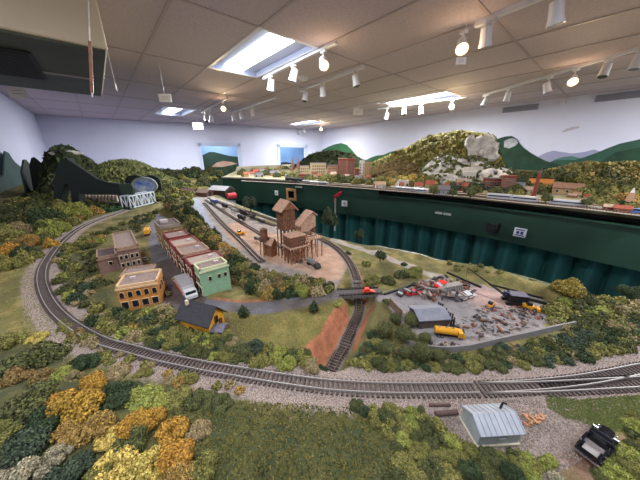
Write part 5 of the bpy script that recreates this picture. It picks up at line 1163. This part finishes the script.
# ================================================================== FAR LEFT: PORTAL, MOUNTAIN, TRUSS BRIDGE
FOREST = {k: mat('forest_'+k, a, b, island=True, rough=.95) for k, (a, b) in dict(gold=((92,92,44),(164,148,80)), brown=((84,74,44),(136,112,66)), dark=((34,44,28),(74,82,44)), green=((48,66,34),(110,116,58)), moss=((58,68,36),(116,116,64)), autumn=((66,72,36),(136,118,62))).items()}
def hill(name, lab, ridge, Dr, Df, zf, m, leafm, nleaf, leaf, seed, bulge=.8, rough=.03, back=.5, cat='hill', rock=None):
    """a modelled hill: slope from its foot to its ridge and down behind, covered with leaf clumps"""
    R = []; pts = ridge; N_ = 60
    for i in range(N_+1):
        x = pts[0][0]+(pts[-1][0]-pts[0][0])*i/N_
        for (a, b), (c, d) in zip(pts, pts[1:]):
            if a <= x <= c: y = b+(d-b)*(x-a)/(c-a); break
        R.append((x, y))
    rows = 18; V = []; r = random.Random(seed)
    for j in range(rows+5):
        for (x, y) in R:
            p = adist(x, y, Dr); f = adist(x, y, Df); dirn = Vector((p.x, p.y, 0)).normalized()
            if j <= rows:
                t = j/rows; q = Vector((f.x, f.y, 0)).lerp(Vector((p.x, p.y, 0)), t); z = zf+(max(p.z, zf)-zf)*math.sin(t*PI/2)**bulge
                amp = rough*math.sin(PI*min(1, t*1.0))*min(1, max(p.z-zf, 0)/.15)
            else:
                t = (j-rows)/4; q = Vector((p.x, p.y, 0))+dirn*back*t; z = zf+(max(p.z, zf)-zf)*math.cos(t*PI/2); amp = 0
            z += amp*(math.sin(q.x*9+seed)*math.cos(q.y*11+seed)+.5*math.sin(q.x*23+q.y*19))
            V.append(Vector((q.x, q.y, max(z, zf-.02))))
    n = N_+1; fs = [(a*n+b, a*n+b+1, (a+1)*n+b+1, (a+1)*n+b) for a in range(rows+4) for b in range(N_)]
    t_ = thing(name, lab, cat); MB().add(V, fs).obj('slope', m, t_, smooth=True)
    vs = []; ff = []; cum = []; tot = 0
    for a, b, c, d in fs: tot += ((V[b]-V[a]).cross(V[d]-V[a])).length; cum.append(tot)
    import bisect
    for _ in range(nleaf):
        a, b, c, d = fs[min(bisect.bisect(cum, r.random()*tot), len(fs)-1)]; u, v = r.random(), r.random(); p = V[a].lerp(V[b], u).lerp(V[d].lerp(V[c], u), v)
        if rock and rock(p, r): continue
        s = leaf*r.uniform(.6, 1.5)
        for _k in range(5):
            o = p+Vector((r.uniform(-1,1), r.uniform(-1,1), r.uniform(0,1.2)))*s*.6; k = len(vs); d1 = Vector((r.uniform(-1,1), r.uniform(-1,1), r.uniform(-1,1))).normalized(); d2 = d1.orthogonal().normalized()
            for (e1, e2) in ((-.5,-.4),(.5,-.4),(.4,.5),(-.4,.4)): vs.append(tuple(o+d1*e1*s+d2*e2*s))
            ff.append((k, k+1, k+2, k+3))
    me = bpy.data.meshes.new('foliage'); me.from_pydata(vs, [], ff); me.materials.append(leafm); o = bpy.data.objects.new('foliage', me); COL.objects.link(o); o.parent = t_; o['kind'] = 'stuff'
    return t_
M_soil = mat('dark_soil', (70,62,40), (50,50,30), scale=12); M_rockc = mat('plaster_rock', (226,220,214), (164,158,150), scale=9, bump=.03, bscale=14)
MT = hill('wooded_mountain', 'dark wooded mountain with pale rocky top behind the black portal', [(43,192),(46,176),(50,160),(54,153),(58,149.5),(66,149),(74,153.5),(84,160),(92,166),(97,170),(104,176),(112,182)], 4.0, 3.35, 1.06, M_soil, FOREST['dark'], 5200, .035, 3, rough=.05, cat='mountain')
hill('wooded_mound', 'rounded green wooded mound behind the white truss bridge', [(88,184),(96,172),(103,167),(112,164),(122,162),(132,162.5),(142,165.5),(152,170),(162,176),(174,181)], 3.9, 3.35, 1.06, M_soil, FOREST['moss'], 6500, .028, 5, rough=.02)
m = MB(); rr = random.Random(4)
for i in range(7): p = adist(58+i*2.8, 153.5-.9*math.sin(i*.5), 3.72); m.ico(p, .05, 2, .16, rr, (1.3,1,.5))
tag(m.obj('pale_rock', M_rockc), 'pale rock cap on top of the dark wooded mountain', 'rock')
P0 = az(52, 206, G); P1 = az(126, 207, G); Pn = Vector((P1.y-P0.y, -(P1.x-P0.x), 0)).normalized()
if Pn.dot(C0-P0) < 0: Pn = -Pn
def board(px, p0, p1, th, name, m_, parent, off=0):
    n = Vector((p1[1]-p0[1], -(p1[0]-p0[0]), 0)).normalized(); n = n if n.dot(C0-Vector((p0[0], p0[1], CZ))) > 0 else -n
    P = [aplane(x, y, p0, p1, off) for x, y in px]; k = len(P); Q = [p-n*th for p in P]
    c = sum(P, Vector())/k if parent is None else Vector()
    return MB().add([tuple(p-c) for p in P+Q], [tuple(range(k)), tuple(range(2*k-1, k-1, -1))]+[(i, k+i, k+(i+1) % k, (i+1) % k) for i in range(k)]).obj(name, m_, parent, loc=c if parent is None else None)
M_bdk = mat('backdrop_dark', (20,32,28), rough=.8); M_bgr = mat('backdrop_green', (52,80,74), (44,68,64), scale=2, rough=.8); M_bg2 = mat('panel_green', (40,58,48), rough=.7)
t = thing('tunnel_portal', 'black arched portal and dark green panel hiding the tracks at the back left', 'portal')
board([(53,207),(54,180),(57,166),(61,159),(67,158),(73,168),(78,184),(80,207),(72,207),(71,194),(68,184),(65,184),(62,194),(61,207)], P0, P1, .05, 'arch', M_bdk, t)
board([(68,160),(76,165),(88,173),(97,179),(108,182.5),(118,183.5),(126,207),(121,207),(117,195),(80,194),(73,176)], P0, P1, .02, 'panel', M_bdk, t, .012)
board([(118,184),(131,184),(133,188),(133,203),(126,207)], P0, P1, .02, 'side_panel', M_bg2, t, .02)
board([(80,203.5),(119,203),(121,207),(80,207)], P0, P1, .03, 'sill', M_bdk, t)
t = thing('slatted_deck', 'row of pale and brown slats glimpsed through the slot in the black portal', 'slats')
board([(79,193),(118,194),(121,207),(79,207)], P0, P1, .01, 'back_board', mat('slat_brown', (120,84,70)), t, -.12)
for i in range(11): board([(80.5+i*3.4,195),(82.3+i*3.4,195),(83.2+i*3.5,203.5),(81.0+i*3.5,203.5)], P0, P1, .01, 'slat', mat('slat_pale', (226,206,190)), t, -.10)
o = board([(-30,195),(-8,182),(0,178),(2,177),(3,175),(4,178),(5,151),(9,153),(12,158),(15,162),(21,167),(26,165),(31,172),(36,186),(40,205),(20,232),(-30,262)], (-.88,0), (-.88,5), .015, 'backdrop_board', M_bgr, None); tag(o, 'grey-green cut-out backdrop board with a tall jagged peak on the left wall', 'backdrop board')
o = board([(22,172),(24,160),(26,159.5),(30,164),(36,176),(42,196),(40,207),(30,207)], (-.84,3.2), (-.6,4.5), .015, 'backdrop_board', M_bg2, None); tag(o, 'small green backdrop board beside the jagged peak', 'backdrop board')
o = board([(29,166),(31,158),(34,157),(38,160),(44,166),(50,178),(52,206),(36,206)], (-.80,4.3), (-.4,4.3), .015, 'backdrop_board', M_bdk, None); tag(o, 'dark backdrop board left of the wooded mountain', 'backdrop board')
# far yard building glimpses, blue round window
c = adist(145, 185.5, 2.95); t = thing('round_window', 'round blue and white window with a grey rim above the truss bridge', 'window', c, -.45)
rx, ry = .092, .066; n = 28
m = MB(); vs = [(rx*math.cos(2*PI*i/n), 0, ry*math.sin(2*PI*i/n)) for i in range(n)]; m.add(vs+[(v[0], .02, v[2]) for v in vs], [tuple(range(n)), tuple(range(2*n-1, n-1, -1))]+[(i, n+i, n+(i+1) % n, (i+1) % n) for i in range(n)])
m.obj('disc', mat('blue_glass', (60,120,220), (206,214,226), scale=16, rough=.3, emit=0, detail=2), t)
m = MB()
for i in range(n):
    a = 2*PI*i/n; b = 2*PI*(i+1)/n; w0 = .93 if -.5 < math.sin(a) < 2 else 1
    m.bar((rx*1.08*math.cos(a),-.005,ry*1.08*math.sin(a)), (rx*1.08*math.cos(b),-.005,ry*1.08*math.sin(b)), .018)
for i in range(1, 9): a = PI*i/9; m.bar((rx*1.06*math.cos(a),-.012,ry*1.06*math.sin(a)), (rx*.82*math.cos(a),-.012,ry*.82*math.sin(a)), .006)
m.obj('rim', mat('rim_grey', (150,156,158)), t)
m = MB(); m.box((0,.03,-ry-.10), (.12,.04,.2)); m.obj('stand', M_bdk, t)
for (x, lb) in ((135, 'left'), (150.5, 'right')):
    c = adist(x, 181, 3.25); m = MB(); m.prism([(-.09,-.22),(.09,-.22),(.09,0)]+[(.09*math.cos(PI*i/8), .06*math.sin(PI*i/8)) for i in range(1, 8)]+[(-.09,0)], 0, .03); tag(m.obj('black_arch', M_bdk, loc=c, rz=-.45), 'black arched tunnel board behind the round blue window, %s of two' % lb, 'arch')
# white truss bridge
A_ = az(127, 208, G+.012); B_ = az(152, 202, G+.012); d = B_-A_; L_ = d.length; rz = math.atan2(d.y, d.x); H_ = hz(A_, 196.5)-A_.z
t = thing('truss_bridge', 'white through-truss railway bridge at the back left of the layout', 'bridge', ((A_.x+B_.x)/2, (A_.y+B_.y)/2, A_.z), rz)
M_tr = mat('truss_white', (196,204,212), rough=.5)
for s in (-1, 1):
    m = MB(); y = s*.035; N_ = 7
    m.bar((-L_/2,y,0), (L_/2,y,0), .008); m.bar((-L_/2,y,H_), (L_/2,y,H_), .008)
    for i in range(N_+1): x = -L_/2+L_*i/N_; m.bar((x,y,0), (x,y,H_), .006)
    for i in range(N_): x = -L_/2+L_*i/N_; x2 = x+L_/N_; m.bar((x,y,0 if i % 2 else H_), (x2,y,H_ if i % 2 else 0), .005)
    m.obj('truss_side', M_tr, t)
m = MB()
for i in range(N_+1): m.bar((-L_/2+L_*i/N_,-.035,H_), (-L_/2+L_*i/N_,.035,H_), .005)
m.obj('top_braces', M_tr, t); MB().box((0,0,.0), (L_,.06,.006)).obj('deck', M_black, t)
for s in (-1, 1): MB().box((s*L_*.46,0,-.02), (.02,.08,.05)).obj('abutment', M_bg2, t)
# ================================================================== SCENERY ON THE RIGHT TABLE
hill('wooded_hill', 'long golden-olive wooded hill in the middle of the right layout', [(350,182),(362,171),(372,165),(385,159),(398,154),(410,148),(422,142),(435,137.5),(448,135),(462,133.5),(474,134.5),(484,136),(491,139),(496,150),(500,163),(505,176)], 5.0, 4.25, TBL-.01, M_soil, FOREST['gold'], 9000, .035, 7, rough=.05)
hill('wooded_hill', 'brownish wooded spur at the left foot of the golden hill', [(352,184),(362,176),(372,170),(385,166),(398,163),(408,164),(418,170),(426,180)], 4.3, 3.4, TBL-.01, M_soil, FOREST['brown'], 3600, .033, 8, rough=.03)
hill('rocky_hill', 'pale rocky hill with tufts of green in front of the golden hill', [(408,184),(416,174),(426,165),(438,158),(452,156),(468,159),(480,163),(495,166),(508,170),(520,177),(528,182)], 4.2, 3.25, TBL-.01, M_rockc, FOREST['moss'], 600, .030, 9, rough=.07)
hill('wooded_hill', 'dark wooded hill behind the red brick city', [(292,174),(298,167),(304,161),(314,156),(326,153.5),(338,153),(350,156),(360,161),(370,167),(382,176)], 6.4, 5.4, TBL-.01, M_soil, FOREST['dark'], 5200, .045, 10, rough=.05)
hill('wooded_hill', 'low autumn-coloured wooded rise at the foot of the painted mountains', [(500,184),(512,179),(524,176),(540,175.5),(556,172),(575,166.5),(590,165),(606,167),(622,165),(640,167),(660,166)], 4.9, 4.25, TBL-.01, M_soil, FOREST['autumn'], 6500, .036, 11, rough=.03)
rr = random.Random(15); m = MB()
for (x, y, s) in ((469,142,.10),(474,147,.11),(480,142,.12),(487,143,.13),(491,148,.13),(493,154,.12),(486,150,.11),(471,152,.08),(492,141,.09)):
    p = adist(480+(x-480.5)*.85, y+.5, 4.30); m.ico(p, s*.84, 1, .22, rr, (1,1,1.15)); q = p+Vector((-.02,-.05,-.03)); m.ico(q, s*.5, 1, .3, rr)
tag(m.obj('rock_cliff', M_rockc), 'white-grey rock cliff at the right end of the golden hill', 'cliff')
def prop(x0, x1, yt, yb, name, lab, cat, wm, rm, kind='flat', dr=.7, n=(3,2), grp=None, z=TBL, rj=0):
    cx = (x0+x1)/2; p = az(cx, yb, z); w_ = (x1-x0)/FPX*depth(p)/1.05; h = hz(p, yt)-z; rz = -math.atan2(p.x, p.y)+rj; d = w_*dr
    back = Vector((p.x, p.y, 0)).normalized()*d/2; c = (p.x+back.x, p.y+back.y)
    if kind == 'gable':
        t = gable(name, lab, cat, c, rz+PI/2, w_, d, h*.62, h, wm, rm, w_*.05, h*.05, grp, z=z)
        for i in range(n[0]): win(t, Matrix.Translation((d/2, (-.35+.7*i/max(1, n[0]-1))*w_, h*.2)) @ Matrix.Rotation(PI/2, 4, 'Z') if False else Matrix.Rotation(-PI/2, 4, 'Z') @ Matrix.Translation(((-.35+.7*i/max(1, n[0]-1))*w_, -d/2, h*.2)), w_*.09, h*.22, tm=M_trimw)
        return t
    t = thing(name, lab, cat, (c[0], c[1], z), rz, grp)
    MB().box((0,0,h/2), (w_,d,h)).obj('wall', wm, t); MB().box((0,0,h+h*.01), (w_*1.03,d*1.03,h*.04)).obj('roof', rm, t)
    for i in range(n[0]):
        for j in range(n[1]): win(t, Matrix.Translation(((-.36+.72*i/max(1, n[0]-1))*w_ if n[0] > 1 else 0, -d/2, h*(.12+.8*j/n[1]))), w_*.5/n[0], h*.42/n[1], tm=M_trimw, th=w_*.01)
    return t
RB = bmat('brick_red', (124,58,48)); RB2 = bmat('brick_brown', (142,92,74)); CRM = bmat('cream_wall', (172,154,124)); WHT = bmat('white_wall', (196,190,184), 8); ORG = bmat('orange_wall', (196,126,62)); GRYW = bmat('grey_wall', (140,142,150)); TANW = bmat('tan_wall', (166,136,98)); RFG = bmat('roof_slate', (104,100,106)); RFR = bmat('roof_redtile', (146,76,60)); RFT = bmat('roof_tan', (168,142,122))
C_ = [(310,326,163,174,'building','cream city building with rows of windows left of the red towers','building',CRM,RFG,'flat',.6,(6,3)),
 (327,338,165.5,176,'building','orange-brown brick block in front of the dark wooded hill','building',RB2,RFG,'flat',.7,(5,3)),(338,346,158.5,176,'tower_block','tall red brick tower with cream top, left of two','tower',RB,CRM,'flat',.8,(4,6)),
 (346,354,159,178,'tower_block','tall red brick tower, right of the cream-topped one','tower',RB,RFR,'flat',.8,(3,6)),(359,363.5,161,179,'tower_block','slim white tower with a blue and red base','tower',WHT,WHT,'flat',.8,(2,5)),(364,369.5,161.5,178,'tower_block','tan brick tower right of the slim white one','tower',TANW,RFG,'flat',.8,(3,6)),
 (354,359,169,179,'building','small red building between the brick and white towers','building',RB,RFR,'flat',.7,(2,2)),(297,309,166,176,'building','pale grey building with many windows beside the church spires','building',CRM,RFG,'flat',.6,(5,3)),
 (482,500,178.5,190,'factory','long dark red brick factory right of the rocky hill','factory',RB,RFG,'flat',.5,(7,2)),(500,512,176,192,'factory','taller red brick factory wing with many windows','factory',RB,RFR,'flat',.6,(5,4)),
 (512,522,183,192,'building','grey-green low building right of the brick factory','building',GRYW,RFG,'flat',.6,(4,1)),(530,548,179.5,188,'building','bright orange building with two turrets behind the tall chimney','building',ORG,ORG,'gable',.5,(4,1)),
 (554,576,184,194.5,'barn','wide brown-roofed barn right of the orange building','barn',TANW,bmat('roof_brown',(150,112,92)),'gable',.6,(3,1)),(437,448,186,195,'building','grey building with slate roof below the rocky hill','building',GRYW,RFG,'gable',.6,(3,1)),
 (425,434,181,189,'building','low red-roofed building left of the grey one','building',CRM,RFR,'gable',.6,(3,1)),(456,466,183,191,'building','red-roofed brick building left of the factory','building',RB,RFR,'gable',.6,(3,1)),(414,422,183,190,'building','small white building with red roof at the foot of the brown spur','building',WHT,RFR,'gable',.6,(2,1)),
 (462,474,172,181,'building','white flat building high on the rocky hill side','building',WHT,WHT,'flat',.5,(4,1)),(520,531,187,194,'building','cream station building beside the silver train','building',CRM,RFT,'gable',.5,(3,1)),
 (604,615,205,211,'house','small red-brick house at the far right near the table edge','house',RB,RFT,'gable',.7,(2,1)),(615,627,206,213,'house','larger red-brick house next to the obelisk at far right','house',RB2,RFR,'gable',.7,(2,1)),
 (398,408,180.5,187,'building','white-roofed platform building among yellow trees','building',WHT,WHT,'flat',.5,(3,1)),(375,385,182,189,'house','pale pink house by the left end of the golden hill','house',WHT,RFT,'gable',.6,(2,1)),(386,394,179,185,'house','cream cottage at the foot of the golden hill','house',CRM,RFR,'gable',.6,(2,1)),
 (245,250,173,177,'building','tiny white building at the far left end of the right table','building',WHT,RFG,'flat',.7,(1,1)),(255,263,173,177.5,'building','small grey building near the left end of the right table','building',GRYW,RFG,'flat',.7,(2,1)),(270,279,171,176,'building','small tan building before the right doorway','building',TANW,RFG,'gable',.7,(2,1)),(282,290,170,175.5,'building','pale building below the church spires','building',CRM,RFG,'flat',.7,(3,1))]
for q in C_: prop(*q, rj=.12)
rr = random.Random(33)
HM = [('cream',CRM),('white',WHT),('brick red',RB),('brown',RB2),('grey',GRYW),('tan',TANW)]; HR_ = [('slate',RFG),('red',RFR),('tan',RFT)]
for (x0, x1, y0, y1, n_, where) in ((300,372,177,181,13,'in the streets below the red city towers'),(372,432,181,188,9,'at the foot of the brown spur'),(432,482,183,190,7,'below the pale rocky hill'),(242,298,174,177.5,8,'at the left end of the right table'),(566,604,196,203,5,'between the autumn wood and the table edge')):
    for i in range(n_):
        x = x0+(x1-x0)*(i+rr.random()*.8)/n_; y = y0+(y1-y0)*rr.random(); wn, wm = rr.choice(HM); rn, rm = rr.choice(HR_); wp = rr.uniform(4,7)
        prop(x-wp/2, x+wp/2, y-rr.uniform(3,5.5), y, 'small_house', 'small %s house with %s roof %s' % (wn, rn, where), 'house', wm, rm, rr.choice(('gable','gable','flat')), .7, (2,1), 'small houses '+where, rj=rr.uniform(-.4,.4))
# chimney, spires, obelisk, water tower
def stack(x, yt, yb, wpx, name, lab, cat, m_, m2, z=TBL):
    p = az(x, yb, z); s = wpx/FPX*depth(p)/2; h = hz(p, yt)-z; t = thing(name, lab, cat, (p.x, p.y, z)); MB().cyl((0,0,0), (0,0,h*.93), s, s*.75, 14).obj('shaft', m_, t); MB().cyl((0,0,h*.93), (0,0,h), s*.9, s*.9, 14).obj('cap', m2, t); return t
stack(533.5,171,196,3.6,'factory_chimney','tall red brick factory chimney right of the silver train','chimney',RB,RFG)
stack(493,170,181,4.5,'water_tower','grey round water tower behind the brick factory','water tower',GRYW,WHT)
stack(441,177,186,3,'grain_silo','slim grey silo behind the grey slate-roofed building','silo',GRYW,RFG)
for x, yt, lb in ((293,157,'left'),(298.5,156,'right')):
    p = az(x, 176, TBL); s = 3/FPX*depth(p)/2; h = hz(p, yt)-TBL; t = thing('church_spire', 'brown pointed church spire before the right doorway, %s of two' % lb, 'spire', (p.x, p.y, TBL), .4)
    MB().box((0,0,h*.25), (s*2,s*2,h*.5)).obj('tower', bmat('spire_brown',(116,80,72)), t); MB().cyl((0,0,h*.5), (0,0,h), s*1.25, .002, 4).obj('steeple', bmat('spire_brown',(116,80,72)), t)
p = az(627, 206, TBL); s = .030; h = hz(p, 188)-TBL; t = thing('obelisk_tower', 'tapered tan tower with pale top at the far right of the table', 'tower', (p.x, p.y, TBL), -.9)
MB().cyl((0,0,0), (0,0,h*.75), s, s*.45, 4).obj('shaft', bmat('tower_tan',(172,134,110)), t); MB().cyl((0,0,h*.75), (0,0,h), s*.45, s*.05, 4).obj('top', WHT, t); MB().box((0,0,h*.03), (s*2.4,s*2.4,h*.06)).obj('base', RB2, t)
# passenger trains
M_sil = mat('silver_coach', (168,170,178), rough=.35, metal=.3)
def coach(x0, y0, x1, y1, lab, col=M_sil, grp=None, cat='passenger car', name='passenger_car', hp=6, nw=8):
    a = az(x0, y0, TBL); b = az(x1, y1, TBL); d = b-a; L_ = d.length*.97; c = (a+b)/2; rz = math.atan2(d.y, d.x); H = hp/FPX*depth(c); t = thing(name, lab, cat, (c.x, c.y, TBL), rz, grp); W_ = H*.85
    MB().prism([(-W_/2,H*.2),(W_/2,H*.2),(W_/2,H*.78),(W_*.3,H*.97),(0,H),(-W_*.3,H*.97),(-W_/2,H*.78)], -L_/2, L_/2, Matrix(((0,1,0,0),(1,0,0,0),(0,0,1,0),(0,0,0,1)))).obj('body', col, t)
    for s in (-1, 1): MB().box((0,s*W_*.5,H*.6), (L_*.9,W_*.03,H*.16)).obj('window_band', M_glass, t); MB().box((s*L_*.36,0,H*.1), (L_*.16,W_*.8,H*.2)).obj('truck', M_black, t)
    return t
coach(486,198.5,511,200.5,'silver passenger car in front of the brick factory, leftmost of the long train'); coach(511,200.5,537,203,'silver passenger car before the chimney, second of the long train'); coach(548,204,585,207.5,'silver passenger car right of the dark tree by the chimney')
coach(395,190.5,411,192,'white passenger car below the yellow trees, left one',hp=4.5); coach(411,192,428,193.5,'white passenger car below the yellow trees, right one',hp=4.5)
for i, (x0, x1, c_) in enumerate(((303,311,GR),(311,319,WHT),(319,328,GR),(286,295,DK),(295,303,DK))): coach(x0, 183.5+(x0-303)*.09-(1.5 if i > 2 else 0), x1, 184.2+(x0-303)*.09-(1.5 if i > 2 else 0), ['grey','white','light grey','black','dark'][i]+' freight car near the table edge below the city, '+['leftmost grey','beside two grey ones','right end','left end','middle'][i], c_, cat='freight car', name='freight_car', hp=3.6)
p = az(636, 213.5, TBL); sedan('tiny blue and white car at the table edge, far right', (p.x, p.y, TBL), -1.2, .08, Bv)
# sidings along the edge
for (pts, lab) in (([(240,181),(300,184.5),(350,188),(400,192),(460,197),(520,203.5),(580,209.5),(660,219)], 'railway track along the edge of the right table'), ([(300,182.5),(350,186),(400,189.5),(460,194),(520,200),(580,206),(660,214)], 'second railway track behind the one at the table edge')):
    Pw = spline([tuple(p) for p in offs(spline([tuple(az(x, y, TBL)[:2]) for x, y in pts], .05), .04)], .05); t = thing('railway_track', lab, 'railway track')
    for vs, fs in railmesh(Pw, .0165, lambda p: TBL+.006): MB().add(vs, fs).obj('rail', M_railr, t)
    m = MB(); TP = spline([tuple(p) for p in Pw], .012)
    for i in range(len(TP)-1): d = (TP[i+1]-TP[i]).normalized(); tie_box(m, TP[i], d, .0165, TBL+.0045)
    o = m.obj('ties', M_tie, t); o['kind'] = 'stuff'
    strip(MB(), offs(Pw, -.03), offs(Pw, .03), TBL+.0002, TBL+.003).obj('roadbed', mat('pale_roadbed', (176,164,150), (140,128,116), scale=200), t)
TPOLY = [tuple(p) for p in TOP]+[tuple(p) for p in reversed(ends)]
def far_trees(px, n, smin, smax, pals, group, where, seed, gap=.7, sz=1.1, z=TBL):
    P = W(px, z); f = polysamp(P); r = random.Random(seed); done = []; k = 0
    while len(done) < n and k < n*60:
        k += 1; q = f(r)
        if q is None or not inpoly(q, TPOLY): continue
        s = r.uniform(smin, smax)
        if any((q[0]-x)**2+(q[1]-y)**2 < ((s+b)*gap)**2 for x, y, b in done): continue
        done.append((*q, s)); c_ = r.choices([a for a, _ in pals], [b for _, b in pals])[0]
        plant(r.choice(LO), c_, (q[0], q[1], z-s*.05), s, r.uniform(0, 6.28), '%s tree %s' % (NICE[c_], where), 'tree', '%s %s' % (NICE[c_], group), 'tree', (1,1,sz*r.uniform(.8,1.3)))
far_trees([(510,181),(545,177),(580,170),(640,170),(640,190),(600,188),(565,182)], 80, .07, .13, [('ochre',1.4),('gold',.4),('olive',4),('dark_olive',4),('brownish',2),('yellow',.6),('dark_green',1)], 'trees at the right', 'in the autumn wood at the right of the table', 201)
far_trees([(585,190),(640,190),(640,207),(600,200),(580,196)], 20, .05, .09, [('olive',3),('dark_olive',3),('ochre',1)], 'trees before the autumn wood', 'between the autumn wood and the silver train', 202)
far_trees([(380,178),(420,180),(440,184),(430,188),(400,187),(378,184)], 18, .05, .08, [('yellow',2),('olive',2),('gold',.6)], 'trees below the spur', 'below the brown spur near the white train', 203)
far_trees([(420,188),(520,186),(560,192),(520,197),(450,192)], 22, .045, .08, [('olive',2),('dark_olive',3),('bluish_green',1)], 'trees by the factory', 'among the buildings around the brick factory', 204, gap=1.0)
far_trees([(290,177),(340,180),(385,184),(380,189),(330,184),(295,181)], 26, .04, .08, [('olive',3),('dark_olive',3),('tan',2)], 'trees below the city', 'on the ground below the city', 205, gap=.9)
far_trees([(240,172),(300,170),(310,176),(260,178),(236,176)], 24, .05, .10, [('dark_olive',3),('olive',2),('tan',1)], 'trees by the doorways', 'at the left end of the right table', 206, gap=.9)
far_trees([(590,205),(600,200),(630,207),(636,212),(620,211)], 6, .03, .05, [('olive',2),('dark_green',1)], 'trees by the red houses', 'around the red-brick houses at far right', 207)
for (x, y, r_, lb) in ((545,204,6,'dark tree in front of the silver train right of the chimney'),(586,208,6,'tall olive tree at the right end of the silver train'),(470,198,5.5,'dark grey-green tree by the table edge left of the brick factory'),(433,196,5,'dark tree by the table edge left of the grey building'),(452,197,4.5,'dark tree right of the grey slate-roofed building')):
    p = az(x, y, TBL); s = r_/FPX*depth(p); plant(LO[0], 'dark_olive', (p.x, p.y, TBL), s, x, lb, 'tree', None, 'tree', (1,1,1.1), s*.7)
# ------------------------------------------------------------------ the bushes: the 300 that show largest are things, the rest one mass
BUSHES.sort(key=lambda b: -b[3]/max(.1, depth(b[2]))*(1 if -10 < proj(b[2])[0] < 650 and proj(b[2])[1] < 500 else .01))
BUSHES, rest = BUSHES[:296], BUSHES[296:]
for b in BUSHES:
    me, colr, loc, r_, rz, lab, cat, group, name, sz, trunk = b
    o = bpy.data.objects.new('bush', me); o.material_slots[0].link = 'OBJECT'; o.material_slots[0].material = PAL[colr]; COL.objects.link(o)
    o.location = loc; o.rotation_euler.z = rz; o.scale = (r_*sz[0], r_*sz[1], r_*sz[2]); tag(o, lab, cat, group)
lite = [bush_mesh('bush_lite', 60+i, 6, 420, .2) for i in range(4)]; LV = []
for me in lite:
    v = np.empty(len(me.vertices)*3, 'f4'); me.vertices.foreach_get('co', v); LV.append((v.reshape(-1, 3), [tuple(p.vertices) for p in me.polygons]))
vs = []; fs = []; mi = []; keys = list(PAL); base = 0
for k, b in enumerate(rest):
    V_, F_ = LV[k % 4]; c_, s_ = math.cos(b[4]), math.sin(b[4]); sz = np.array(b[9])*b[3]; P = V_*sz; Q = np.stack([P[:,0]*c_-P[:,1]*s_, P[:,0]*s_+P[:,1]*c_, P[:,2]], -1)+np.array(b[2])
    vs.append(Q); fs += [tuple(i+base for i in f) for f in F_]; mi += [keys.index(b[1])]*len(F_); base += len(V_)
me = bpy.data.meshes.new('small_bushes'); me.from_pydata(np.concatenate(vs).tolist(), [], fs)
for k in keys: me.materials.append(PAL[k])
me.polygons.foreach_set('material_index', mi); o = bpy.data.objects.new('small_bushes', me); COL.objects.link(o)
tag(o, 'mass of small olive and green bushes filling the ground between the larger ones', 'bushes', kind='stuff')
